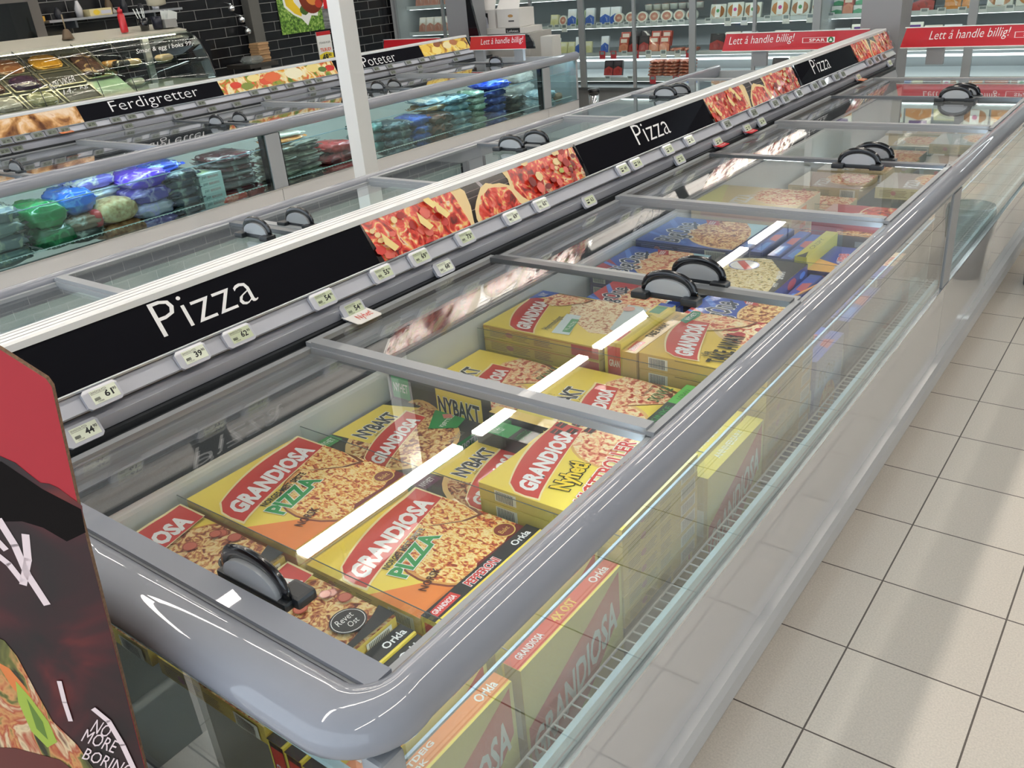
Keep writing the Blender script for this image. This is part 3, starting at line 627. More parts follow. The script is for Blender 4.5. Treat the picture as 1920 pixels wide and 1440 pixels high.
ORK = ('t', 'Orkla', .78, .34, .16, .42, WHT, {'b': .02}); GRS = [('p', [(.03, .25), (.05, .8), (.24, .9), (.25, .3)], RED_), ('t', 'GRANDIOSA', .05, .42, .18, .30, WHT, {'b': .02})]
PEPW = ('t', 'PEPPERONI', .34, .32, .28, .46, RED_, {'b': .03, 'out': WHT, 'ow': .06})
for i, x in enumerate((-.885, -.847, -.809)):
    spine('pizza box on edge, grey-black spine, %s from the pepperoni box in the near bay' % ORD[i], x, .460, .62-.004*i, K('2c2e30'), [('t', 'Orkla', .80, .34, .17, .42, WHT, {'b': .02}), ('r', .1, .4, .6, .5, K('444648'))], group='black spine boxes in the near bay', sy=.280, lip=YEL, darkend=1)
# faces seen through the side glass
def d_face():
    return [('r', 0, 0, 1, 1, K('e4dc7c')), ('p', [(.02, .30), (.02, .62), (.5, .80), (.97, .98), (.97, .70), (.62, .42), (.2, .22)], RED_), ('t', 'GRANDIOSA', .05, .32, .88, .20, WHT, {'b': .03, 'warp': lambda p: .34*max(p, 0)}),
            ('r', 0, .0, 1, .24, K('c9b45c')), ('c', .4, .05, .25, PIZ2), ('t', 'OVNSBAKT PIZZA', .1, .16, .5, .04, K('5a4a30'))]
for i, (x, zt) in enumerate(((-.742, .634), (-.694, .612))):
    spine('orange-spined pizza box standing on edge in the near bay, %s' % ('inner of the pair' if i == 0 else 'next to the side glass'), x, .470, zt, K('f08c4c'), [ORK, ('t', 'KJØTTDEIG', .10, .50, .34, .30, WHT, {'b': .03}), ('t', '& LØK', .14, .22, .2, .22, WHT, {'b': .02})], face=d_face(), facecol=K('e8944c'), sy=.272, sx=.038)
for i, (x, zt) in enumerate(((-.742, .634), (-.694, .612))):
    spine('red-spined pizza box standing on edge beside the flat pizza boxes, %s' % ('inner of the pair' if i == 0 else 'next to the side glass'), x, .765, zt, K('d8443c'), [ORK, ('t', '4X OST', .40, .34, .20, .44, K('f2cc4c'), {'b': .03}), ('t', 'GRANDIOSA', .06, .36, .22, .34, WHT, {'b': .02})], face=d_face(), facecol=K('b0a060'), sy=.302, sx=.038)
# bay 1
stack('yellow pizza box, green PIZZA print, by the inner wall', 3, -1.490, .751, .662, .338, .296, TH, YEL2, top=d_orig(), my=[('r', 0, 0, 1, .5, ORG)], px=[('t', 'PIZZA', .45, .35, .16, .4, K('6a6440')), ('t', 'GRANDIOSA', .08, .3, .2, .3, K('a8483c'))])
stack('yellow pizza box, green PIZZA print, beside the black PEPPERONI spines', 3, -1.148, .765, .622, .285, .300, TH, YEL2, top=d_orig(), my=side_text())
for i, x in enumerate((-.858, -.818)):
    spine('pizza box on edge with black PEPPERONI spine and yellow lip, %s' % ('beside the flat pizza box' if i == 0 else 'nearer the side glass'), x, .763, .632-.002*i, BLKP, GRS+[PEPW, ORK])
# bay 2
stack('flat black and yellow pizza box with green corner label', 3, -1.500, 1.085, .612, .30, .300, TH, BLKP, top=d_nybakt('KJØTTDEIG', GRN), my=side_text('6a6a60'), px=[('r', 0, 0, 1, 1, GRN), ('t', 'KJØTTDEIG', .62, .25, .34, .5, WHT, {'b': .02})])
stack('flat black pizza box with purple label, third bay', 3, -1.178, 1.080, .604, .262, .29, TH, BLKP, top=d_nybakt('PEPPERONI', PURP, meat=ramp_mat('pizza_dark_print', 60, [(.34, '3a1410'), (.44, '8a3a28'), (.5, 'c88450'), (.57, 'e8cc94'), (.68, '7a2a20')], 4, 1)), my=side_text('6a6a60'))
stack('yellow meatball pizza box by the rail, third bay', 5, -.985, 1.082, .676, .325, .300, TH, YK, top=d_boll(), my=bar_side(.12)+[('r', .55, .3, .9, .7, K('c9ae4a'))], px=side_text())
def d_up():
    return [('r', 0, 0, 1, 1, K('3a3c3e')), ('c', .36, .52, .30, K('e8c078')), ('c', .36, .52, .275, PIZ2), ('r', .52, .45, 1, .97, YEL), ('t', 'NYBAKT', .54, .76, .43, .14, K('22262a'), {'b': .03, 'out': WHT, 'ow': .03}), ('t', '-HEVER I OVNEN-', .60, .69, .32, .035, K('2a2c2a')), ('r', .02, .78, .22, .98, GRN), ('t', 'NYHET', .04, .84, .16, .08, WHT, {'b': .01}), ('r', .1, .2, .9, .4, RED_)]
def face_std(x0, y, zt, sx, sz, els, label, th=.034, col=None):
    return carton(label, x0, y, zt, sx, th, sz, col or BLKP, my=els, top=[('r', 0, 0, 1, 1, YEL2)])
face_std(-1.505, 1.366, .685, .30, .30, d_up(), 'black and yellow pizza box standing upright against a divider, inner wall side')
face_std(-1.185, 1.366, .650, .30, .30, d_up(), 'black and yellow pizza box standing upright against a divider, middle of the freezer')
carton('small black and green carton with yellow corner, before an upright pizza box', -1.170, 1.300, .640, .20, .055, .035, BLKP, top=[('r', 0, .55, 1, 1, GRN), ('t', 'NYHET', .1, .7, .5, .15, WHT), ('t', 'KJØTTDEIG', .1, .35, .8, .14, K('2a8a4c')), ('r', 0, 0, 1, .28, YEL), ('t', 'GRANDIOSA', .1, .08, .8, .12, RED_)])
# bay 3
stack('yellow ham pizza box, fourth bay, inner wall side', 3, -1.505, 1.43, .605, .315, .295, TH, YK, top=d_nyb_y(), my=side_text(), px=side_text())
stack('yellow ham pizza box, middle of the fourth bay', 4, -1.165, 1.425, .622, .305, .298, TH, YK, top=d_nyb_y(), my=side_text(), px=side_text())
for i, (x, z) in enumerate(((-.852, .640), (-.812, .628))):
    spine('pizza box on edge, green and charcoal spine, %s' % ('beside the flat yellow box' if i == 0 else 'nearer the side glass'), x, 1.42, z, K('2f3a38'), [('r', .66, .12, 1, 1, K('58b04c')), ('t', 'LEBAN', .74, .4, .18, .3, K('1f4a24')), ('t', 'SKINKE', .26, .36, .34, .4, K('3a8a4c'), {'b': .02}), ('r', 0, .12, .16, 1, YEL)], lip=K('1f2a28'), sx=.037)
for i, x in enumerate((-.744, -.697)):
    spine('yellow anniversary pizza box on edge in the fourth bay, %s' % ('inner of the pair' if i == 0 else 'next to the side glass'), x, 1.425, .60-.006*i, YEL, [('t', 'ANNIVERSARY', .3, .35, .45, .4, WHT, {'b': .02})], face=d_face(), facecol=K('c9b45c'), sx=.040, sy=.295)
# bay 4
stack('yellow and pale blue pizza box with blue NY corner', 6, -1.500, 1.745, .677, .385, .300, .038, YK, top=d_hjem(), my=side_text('a07c50')[:-14]+[('r', 0, .86, 1, .93, K('c88a3c')), ('r', .78, .1, 1, .9, K('c04038'))], px=side_text())
spine('tall yellow pizza box on edge beside the NY-cornered stack', -1.098, 1.745, .700, YEL, [('p', [(.05, .3), (.06, .8), (.28, .85), (.28, .35)], RED_), ('t', 'GRANDIOSA', .07, .46, .2, .26, WHT, {'b': .02}), ('t', 'Hjemmelaget', .34, .4, .36, .32, K('5a5a40'), {'sh': .2}), ('r', .74, .2, .92, .85, K('4a9a5c')), ('r', .93, .0, 1, .9, BLU)], sx=.05, sz=.37)
spine('golden take-away pizza box on edge beside the big take-away stack', -1.043, 1.738, .685, KRAFT, GRS+[('t', 'TAKE AWAY', .36, .3, .34, .5, INK, {'b': .03}), ('t', 'SKINKE', .76, .4, .16, .3, K('7a6030'))], lip=KRAFT, sx=.042, sz=.34)
stack('large golden TAKE AWAY pizza box with green ribbon', 5, -.997, 1.745, .687, .335, .305, .042, KRAFT, top=d_take(), my=bar_side(.08)+[('r', .3, .93, 1, .96, INK)], px=side_text())
# small boxes before the double lid bar
stack('red and blue script pizza box before the double bar', 3, -1.40, 2.075, .64, .25, .22, TH, BLU, top=d_big('c83a40', '2f58b8', 'PEPPERONI', PIZ3), my=side_text())
stack('all blue script pizza box before the double bar', 3, -1.06, 2.075, .648, .30, .22, TH, BLU, top=d_big(), my=side_text())
for i, x in enumerate((-.742, -.695)):
    spine('blue pizza box on edge under the double lid bar, %s' % ('inner of the pair' if i == 0 else 'next to the side glass'), x, 2.07, .60-.006*i, BLU, [('p', [(.45, .15), (.75, .2), (.7, .85), (.5, .8)], RED_)], face=[('r', 0, 0, 1, 1, K('8fa4d4')), ('c', .5, .5, .3, PIZ3), ('t', 'BigOne', .1, .7, .6, .18, K('22344a'), {'sh': .3})], facecol=BLU, lip=BLU, sx=.038, sy=.22)
# bay after the bar
stack('blue script pizza box, red corner, past the double bar', 3, -1.505, 2.32, .655, .30, .29, .046, NAVY, top=d_big('2f58b8', 'b8323c', 'BEEF', PIZ3), my=[('r', 0, 0, 1, 1, K('5a4a72'))]+bar_side(.04)+[('r', .45, .1, .6, .9, K('8a86a8'))], px=[('r', 0, 0, 1, 1, NAVY)])
stack('blue script pizza box with red seal, by the inner wall', 4, -1.505, 2.63, .672, .36, .32, .05, NAVY, top=d_big('3a6ac8', '2f58b8', 'BEEF', PIZ2), px=[('r', 0, 0, 1, 1, NAVY), ('p', blob(.7, .5, .12, 2, 12, 2), RED_)], my=side_text('8a90c0'))
stack('pale spinach pizza box with black end band', 4, -1.17, 2.33, .660, .285, .30, .045, BLKP, top=[('r', 0, 0, 1, 1, BLKP), ('c', .45, .42, .56, K('e8dcb0')), ('c', .45, .42, .54, ramp_mat('pizza_spinach_print', 70, [(.34, '5a6a2c'), (.42, 'c8a860'), (.5, 'ecdca0'), (.6, 'f4ecc8'), (.72, 'a8683c')], 4, 1)), ('c', .72, .62, .16, BLU), ('c', .72, .62, .145, WHT), ('p', [(.58, .55), (.80, .74), (.86, .68), (.64, .49)], RED_), ('t', 'BigOne', .05, .62, .42, .26, K('22344a'), {'sh': .3, 'b': .015, 'out': WHT, 'ow': .045, 'rot': 8}), ('p', [(0, 0), (0, .05), (.6, .12), (1, .42), (1, 0)], BLKP), ('t', 'SPINAT', .44, .06, .24, .07, WHT, {'b': .04, 'rot': 14}), ('t', 'HVIT', .2, .03, .12, .05, WHT, {'b': .03, 'rot': 10})], my=[('r', .02, .45, .5, .85, LBL), ('r', .6, .2, .9, .8, K('8a8a94'))], px=[('r', 0, 0, 1, 1, K('27337e')), ('p', blob(.55, .5, .12, 3, 12, 2), K('c04048')), ('p', blob(.85, .5, .08, 3, 12, 2), K('5a8ae0'))])
BS = [('r', 0, .1, 1, 1, K('2448a8')), ('p', [(.45, .15), (.75, .2), (.7, .85), (.5, .8)], K('c85a54')), ('p', [(.05, .2), (.4, .3), (.38, .7), (.1, .75)], K('5a9ae8'))]
for i, x in enumerate((-.876, -.833, -.789, -.745, -.700)):
    spine('blue pizza box on edge by the rail, %s from the spinach stack' % ORD[i], x, 2.335, .625-.004*i, K('2448a8'), BS[1:], lip=NAVY, group='blue boxes on edge by the rail', sx=.041)
m = MB(); m.tube([(-.87, 2.30, .634), (-.80, 2.56, .640)], .004, M('c98a4c', .6), 6); m.prism([(0, 0), (.035, .0), (.035, .03)], (Vector((-.885, 2.29, .634)), X_, Y_), .002, M('c98a4c', .6)); tag(m.build('cardboard_strip'), 'thin brown cardboard strip lying across the blue boxes on edge', 'cardboard strip')
for i, x in enumerate((-1.135, -1.09, -1.03, -.985)):
    spine('blue pizza box on edge behind the spinach box, %s from the inner wall' % ORD[i], x, 2.66, .675-.006*i, K('3058b8'), BS[1:], lip=NAVY, group='blue boxes on edge behind the spinach box', sx=.042, sy=.29)
spine('mustard-yellow pizza box on edge with black print, behind the spinach box', -.938, 2.655, .672, K('c8c03c'), [('t', 'CRISPY', .3, .3, .4, .4, K('5a5a20')), ('p', [(0, .1), (.2, .4), (.1, .6), (0, .9)], INK)], lip=K('c8c03c'), sx=.04, sy=.30)
stack('blue pizza box with orange corner, by the rail', 3, -.90, 2.66, .63, .235, .27, .045, NAVY, top=[('r', 0, 0, 1, 1, K('33439a')), ('p', [(0, 1), (0, .4), (.25, .55), (.45, 1)], K('eeae58')), ('c', .85, .2, .4, PIZ3), ('t', 'BigOne', .2, .45, .4, .24, K('c8ccd8'), {'sh': .35, 'b': .03, 'rot': 10}), ('t', 'KEBAB', .45, .62, .3, .12, RED_, {'b': .04, 'rot': 12, 'out': WHT}), ('t', 'BURGER', .45, .4, .4, .1, K('d86a60'), {'b': .03, 'rot': 12})], my=side_text())
stack('dark pizza box with baked picture, beneath a lid bar', 2, -.92, 2.97, .655, .255, .29, .05, K('3a3a3e'), top=[('r', 0, 0, 1, 1, K('3a3a3e')), ('p', [(.05, .1), (.05, 1), (1, 1), (1, .3), (.6, .15)], PIZ2)], my=[('r', .3, .3, .8, .7, K('9aa0a4'))])
# pale and red boxes beyond
stack('pale yellow pizza carton with orange side label', 4, -1.50, 3.06, .70, .40, .30, .06, K('eedcb0'), top=d_plain('f0dca0', PIZ3, 'f2ee9a'), px=[('r', .3, .5, .5, .8, ORG)], my=[('r', .1, .2, .9, .8, K('e8c4b0'))])
stack('white pizza carton with bold black lettering', 2, -1.46, 2.98, .60, .34, .07, .06, WHT, my=[('t', 'PIZZABAKEREN', .05, .2, .9, .6, K('3a3438'), {'b': .04})], top=[('r', 0, 0, 1, 1, K('e8d4c8')), ('t', 'mozzarella', .1, .3, .7, .3, K('4a9a80'))])
stack('deep red pizza carton with round picture, by the rail', 5, -1.02, 3.30-.26, .70-.02, .30, .24, .06, K('b8303c'), top=d_plain('c03a46', PIZR, 'e8c0b8', 'PIZZA'), my=[('r', 0, 0, 1, 1, K('b02c3a')), ('t', 'STEINOVNSBAKT', .3, .4, .4, .2, K('d88a8a'))])
stack('low white pizza carton before the deep red ones', 1, -1.20, 2.98, .60, .17, .22, .05, WHT, top=d_plain('eceaea', PIZ3, 'f4f0ee', 'PIZZA'), my=side_text())
rr = random.Random(11)
for k in range(8):
    y = 3.42+.32*k; x = -1.49+rr.uniform(0, .05)
    for j in range(2):
        z = .50+rr.uniform(-.05, .06)
        stack('flat carton deep in the freezer, %s bay past the red cartons, %s side' % (ORD[k], 'inner' if j == 0 else 'rail'), 0, x+j*.40, y, z, .33, .29, .05, K(rr.choice(['c9b27a', 'b8b0a8', '9aa8a0', 'c8a090', 'd0c890'])), top=d_plain(rr.choice(['c9b27a', 'b8a89a', 'a8b0a8', 'c8b0a0']), PIZ3, 'd8d4c8'), my=side_text())
# ---------------------------------------------------------------- bags and packs in the second island
def pack_mb(sx, sy, sz, mat, seed, mat2=None, flat=.5, crimp=True, n=15, wr=.17):
    # puffy film pack: flattened superellipsoid with crimped ends and creases
    rr = random.Random(seed); m = MB(); U, V = n*2, n; vs = []
    ph = [rr.uniform(0, 6.28) for _ in range(6)]; fq = [rr.uniform(2, 7) for _ in range(6)]
    for j in range(V+1):
        b = -math.pi/2+math.pi*j/V
        for i in range(U):
            a = 2*math.pi*i/U
            ca, sa, cb, sb = math.cos(a), math.sin(a), math.cos(b), math.sin(b)
            P = lambda t, e: math.copysign(abs(t)**e, t)
            x, y, z = P(ca, .55)*P(cb, .35), P(sa, .55)*P(cb, .35), P(sb, .8)
            w = wr*(math.sin(fq[0]*a+ph[0])*math.sin(fq[1]*b*2+ph[1])+.6*math.sin(fq[2]*2*a+ph[2]+b*3)+.5*math.sin(fq[3]*3*a+ph[3]-b*5)*math.sin(fq[4]*2*b+ph[4]))*cb+rr.uniform(-.03, .03)*cb
            z *= 1-.35*abs(y)**3
            vs.append((x*sx/2*(1+w*.4), y*sy/2*(1+w*.25), z*sz/2*(1+w*1.2)+sz/2))
    fs = []; 
    for j in range(V):
        for i in range(U): fs.append((j*U+i, j*U+(i+1) % U, (j+1)*U+(i+1) % U, (j+1)*U+i))
    k1 = [f for q, f in enumerate(fs) if not mat2 or (q % U) < U*.32 or (q % U) > U*.70]; k2 = [f for f in fs if f not in k1] if mat2 else []
    m.geo(vs, k1, mat, True)
    if k2: m.geo(vs, k2, mat2, True)
    if crimp:
        for s in (-1, 1):
            pts = [(-sx*.42+sx*.84*i/8, s*(sy*.47), sz*.5+.004*math.sin(i*2.1+seed)) for i in range(9)]; q = [(a, b+s*.022, c+.006*math.cos(i*1.7)) for i, (a, b, c) in enumerate(pts)]
            for i in range(8): m.face([pts[i], pts[i+1], q[i+1], q[i]], mat)
    return m
BAGM = {}
def film(c, seed=0, c2=None):
    k = (c, c2)
    if k not in BAGM:
        BAGM[k] = ramp_mat('film_'+c+(c2 or ''), 9, [(.34, c), (.52, c), (.60, c2 or c), (.68, c)], 3, 1, rough=.22, coat=.5)
    return BAGM[k]
def pack_stack(what, cat, x, y, z0, n, sx, sy, dz, cols, seed, name='food_pack', c2=None, jit=.012, rz=0, h=None, place=''):
    rr = random.Random(seed); protos = {}
    for i in range(n):
        c = cols[i % len(cols)]
        key = (c, i % 2)
        if key not in protos:
            o = pack_mb(sx, sy, h or dz*1.12, film(c, seed, c2), seed+i).build(name); protos[key] = o
        else: o = protos[key].copy(); C.objects.link(o)
        o.location = (x+rr.uniform(-jit, jit), y+rr.uniform(-jit, jit), z0+dz*i); o.rotation_euler = (rr.uniform(-.05, .05), rr.uniform(-.05, .05), rz+rr.uniform(-.08, .08))
        tag(o, (what+(', %s from the bottom' % ORD[i] if n > 1 else '')+place), cat, what if n > 1 else None)
XG = CX2+.893
def px_(y): return y
pack_stack('grey bag of rolls at the left edge of the far island', 'bag', XG, 1.83, .40, 4, .30, .30, .075, ['8a9290', '6a7478'], 1, 'bread_bag', 'b8b8a0')
pack_stack('dark green bread bag in the far island', 'bag', XG, 2.09, .42, 2, .30, .22, .12, ['1c6a3c', '1f8a4a'], 2, 'bread_bag', '3aa060')
pack_stack('bright blue bread bag behind the loaf in the far island', 'bag', XG-.04, 2.30, .56, 1, .28, .22, .12, ['1f62c0'], 3, 'bread_bag', '5a9ae0')
pack_stack('dark bread bag lying below the blue bag', 'bag', XG+.0, 2.29, .41, 2, .26, .26, .07, ['3a3c38', '8a6a50'], 4, 'bread_bag', 'c8c4b8')
pack_stack('clear bag of pale rolls with lilac print, behind the loaf', 'bag', XG-.16, 2.50, .58, 3, .26, .26, .07, ['a8aabc', '7a70c0'], 5, 'bread_bag', 'd8d8c8')
# bread loaf with a red end
m = pack_mb(.20, .24, .13, ramp_mat('loaf_crust', 30, [(.35, 'a87c48'), (.5, 'd8b884'), (.65, 'e8d2a4')]), 7, crimp=False, wr=.03)
o = m.build('bread_loaf', loc=(XG+.05, 2.49, .47)); tag(o, 'pale bread loaf in clear film in the far island, in front of the purple bags', 'bread')
m = pack_mb(.16, .06, .10, M('c0282c', .3, coat=.5), 8, wr=.05); tag(m.build('bag_end', loc=(XG+.05, 2.36, .47)), 'gathered red bag end beside the pale loaf', 'bag end')
o = pack_mb(.22, .28, .10, ramp_mat('loaf_brown', 30, [(.35, '7a4424'), (.5, 'b06c40'), (.65, 'c89468')]), 9, crimp=False).build('bread_loaf', loc=(XG+.04, 2.50, .37)); tag(o, 'brown bread loaf under the pale loaf', 'bread')
pack_stack('purple bag of bread rolls beside the pale loaf', 'bag', XG+.01, 2.71, .36, 4, .30, .26, .085, ['5a4a9c', 'b8b0c0', '5c48b0', '6a3ee0'], 11, 'bread_bag', 'b8a8e0')
pack_stack('navy pack with pale bread window, right of the purple bags', 'pack', XG+.01, 2.92, .35, 6, .28, .22, .052, ['22304c', '1c2840'], 12, c2='9aa49c')
pack_stack('blue pack of rolls on top of the navy stack', 'pack', XG-.03, 2.85, .665, 1, .26, .26, .05, ['2848b0'], 13, c2='a8c4c8')
def wbox(k):
    o = carton('flat white food box right of the navy packs, %s from the bottom' % ORD[k], XG-.08, 3.03, .36+.041*(k+1), .20, .165, .040, M('dfe8e4', .5), px=[('t', 'pan', .12, .25, .2, .5, INK, {'sh': .2}), ('t', 'BERGENS', .38, .35, .45, .35, K('c0403c'))], top=[('p', [(.2, .2), (.8, .3), (.8, .8), (.2, .8)], K('c8d8a0'))], group='white boxes stacked in the far island', cat='food box', name='food_box')
for k in range(6): wbox(k)
pack_stack('flat dark red and grey meat pack left of the post', 'pack', XG-.02, 3.33, .44, 7, .30, .30, .034, ['6a2c34', '84787c', '5a2a30', '8c8488'], 14, c2='b0a8a8')
pack_stack('glossy red pack at the bottom left of the post', 'pack', XG+.03, 3.27, .36, 1, .22, .20, .08, ['c83a2c'], 15, c2='e88a70')
pack_stack('dark red net-textured pack at the foot of the post', 'pack', XG+.03, 3.43, .365, 1, .20, .16, .085, ['8c1c20'], 16, c2='c05050')
pack_stack('tan and green chicken pack right of the post', 'pack', XG, 3.72, .34, 10, .28, .20, .030, ['7a7264', '8c8474', '6a6456'], 17, c2='b0a894')
pack_stack('striped brown pack in the wide pile right of the post', 'pack', XG, 3.91, .34, 10, .28, .22, .031, ['8a8478', '9a9080', '5c544c'], 18, c2='c8bca8')
pack_stack('orange and white pack on top of the brown piles', 'pack', XG-.06, 3.82, .655, 2, .26, .26, .03, ['d89050', 'c8c0b0'], 19, c2='e8e0d0')
pack_stack('bright red bag beside the brown piles', 'bag', XG+.01, 4.19, .37, 3, .28, .24, .07, ['c8242c', '8a3c40', 'd02c30'], 20, 'food_bag', c2='e06060')
pack_stack('silvery crinkled bag left of the white pillar', 'bag', XG+.01, 4.43, .36, 3, .26, .22, .06, ['788480', '5a5048', '98a4a0'], 21, 'food_bag', c2='d0dcd8')
pack_stack('teal bag with white label behind the pillar', 'bag', XG-.12, 4.66, .42, 3, .26, .2, .07, ['2c5a58', '506c70'], 22, 'food_bag', c2='8ab8b0')
pack_stack('dark slate bag right of the pillar', 'bag', XG, 4.86-.02, .36, 4, .28, .22, .062, ['3a4c54', '2a3c48'], 23, 'food_bag', c2='8a9ca0')
pack_stack('dark blue glossy bag right of the pillar', 'bag', XG+.0, 5.06-.0, .36, 4, .28, .20, .062, ['1c2c50', '22489c'], 24, 'food_bag', c2='3a6ad0')
pack_stack('black and orange bag in front of the teal stack', 'bag', XG+.03, 5.30-.02, .36, 3, .26, .24, .078, ['2a2826', '3a2c26'], 25, 'food_bag', c2='8a4a2c')
pack_stack('light teal bag in the tall stack right of the pillar', 'bag', XG, 5.55-.02, .36, 6, .28, .24, .055, ['5a8490', '7aa4b0', '4c7480'], 26, 'food_bag', c2='b8d4d8')
pack_stack('orange-edged pale bag on top behind the black bag', 'bag', XG-.1, 5.38, .60, 2, .28, .3, .05, ['b08a60', '90a8b0'], 27, 'food_bag', c2='d8d4c8')
pack_stack('pale green and white pack in a slim stack', 'pack', XG+.02, 5.82-.04, .38, 6, .22, .15, .052, ['8ca890', 'a8b8a0', '7a9880'], 28, c2='d0dcc8')
pack_stack('deep blue bag in a tall stack left of the second post', 'bag', XG, 6.05-.02, .37, 5, .28, .22, .058, ['1c3484', '243c94'], 29, 'food_bag', c2='4a68c0')
pack_stack('bright royal blue bag topping the deep blue stack', 'bag', XG-.01, 6.06, .665, 1, .32, .28, .07, ['1e4ae0'], 30, 'food_bag', c2='5a80f0')
pack_stack('brown bag beside the deep blue stack', 'bag', XG, 6.33, .38, 3, .24, .2, .065, ['3a3430', '4c3c30'], 31, 'food_bag', c2='6a5a48')
pack_stack('white translucent bag with bread in the end bay', 'bag', XG+.0, 6.80, .40, 2, .24, .22, .07, ['c8dce0', 'b8ccd4'], 32, 'bread_bag', c2='e8f0f0')
pack_stack('brown roll beside the white bag in the end bay', 'bread roll', XG+.06, 6.95, .42, 1, .10, .12, .07, ['c09478'], 33, 'bread_roll')
pack_stack('clear bag of pale snacks heaped high in the end bay', 'bag', XG-.35, 6.85, .50, 2, .36, .3, .10, ['c8c4c0', 'd8d0c8'], 34, 'food_bag', c2='e8e4dc')
m = MB(); m.tube([(XG-.25, 2.20+.05*math.cos(a), .74+.05*math.sin(a)) for a in [math.pi*(1+i/10) for i in range(11)]], .0025, BLK, 6); tag(m.build('hanging_cable'), 'thin black cable loop hanging inside the far island above the green bag', 'cable')
# ---------------------------------------------------------------- upright red banners at the island ends
def red_banner(x0, x1, y, label, txt, logo, cap=False, posts=()):
    t = empty('shelf_banner', (x0, y, .83), 0, label, 'banner')
    W = x1-x0; zc = .925-.83; m = MB()
    m.prism([(0, 0), (W, 0), (W-.0, .112), (.03, .112)], (Vector((0, 0, zc)), X_, Z_), .012, M('c4202c', .35, coat=.3, name='banner_red')); 
    e = []
    if txt:
        a, b = txt; e.append(('t', 'Lett å handle billig!', (a-x0)/W, .22, (b-a)/W, .60, WHT, {'sh': .3, 'rot': 1.5, 'b': -.005}))
    if logo:
        a, b = logo; w_ = (b-a)/W; x = (a-x0)/W
        e += [('r', x, .36, x+w_, .66, K('e8c8c8')), ('r', x+.006, .385, x+w_-.006, .635, K('c4202c')), ('t', 'SPAR', x+w_*.22, .43, w_*.48, .16, WHT, {'b': .01}), ('r', x+w_*.76, .36, x+w_, .66, WHT), ('c', x+w_*.88, .51, w_*.085, K('1f7a3c')), ('p', [(x+w_*.83, .44), (x+w_*.93, .44), (x+w_*.88, .62)], WHT)]
    m.art(fr_my(0, 0, zc), W, .112, e, base=.0006); m.build('sign_face', t)
    m = MB(); m.box(.02, W, -.003, .015, zc+.112, zc+.116, WHITE); m.box(0, W, -.004, .015, zc-.005, zc, WHITE); m.build('edge_trim', t)
    if cap:
        m = MB(); m.prism([(0, 0), (.09, 0), (.075, .06), (.04, .112), (0, .118)], (Vector((W, -.001, zc-.002)), X_, Z_), .02, BLK); m.build('end_cap', t)
    for p in posts: m = MB(); m.box(p-x0-.05, p-x0+.05, .015, .05, -.01, zc+.10, M('8b8d90', .4, name='grey_post_paint')); m.build('post', t)
    return t
red_banner(-1.565, -.62, 6.10, 'red banner reading Lett a handle billig, right of the grey column', (-1.40, -.955), (-.935, -.72), posts=(-1.36, -.75))
red_banner(-2.76, -1.76, 6.10, 'red banner with the tree logo, left of the grey column', (-2.71, -2.24), (-2.19, -1.975), posts=(-2.49,))
red_banner(-5.50, -4.85, 6.62, 'short red banner with a black end cap on the far island', (-5.36, -4.87), None, cap=True, posts=(-5.4, -4.95))
red_banner(-6.62, -5.85, 6.62, 'plain end of a red banner behind the potato picture', None, None, posts=(-6.0,))
# ---------------------------------------------------------------- columns
def slab(name, x0, x1, y0, y1, z0, z1, mat, label, cat):
    m = MB(); m.box(x0, x1, y0, y1, z0, z1, mat, ch=.004); return tag(m.build(name), label, cat)
slab('support_pillar', -3.795, -3.70, 3.425, 3.53, 0, CEIL+.25, M('dcdcda', .45, name='white_pillar_paint'), 'slim square white pillar rising between the two freezer islands', 'pillar')
slab('support_column', -1.88, -1.63, 6.30, 6.55, 0, CEIL+.25, M('8d8f92', .5, name='grey_column_paint'), 'grey square column behind the end of the front Pizza sign', 'column')
slab('support_column', -6.24, -5.96, 7.2, 7.48, 0, CEIL+.25, M('84868a', .5, name='grey_column_paint2'), 'grey square column behind the potato picture, next to the open cartons', 'column')
t = empty('bollard', (-5.16, 8.2, 0), 0, 'short steel guard post with a black cap in front of the wall coolers', 'bollard')
m = MB(); m.lathe([(.055, 0), (.055, .30)], (0, 0, 0), CHROME); m.build('post', t); m = MB(); m.lathe([(.062, .30), (.062, .345), (.05, .352)], (0, 0, 0), BLK); m.build('cap', t)
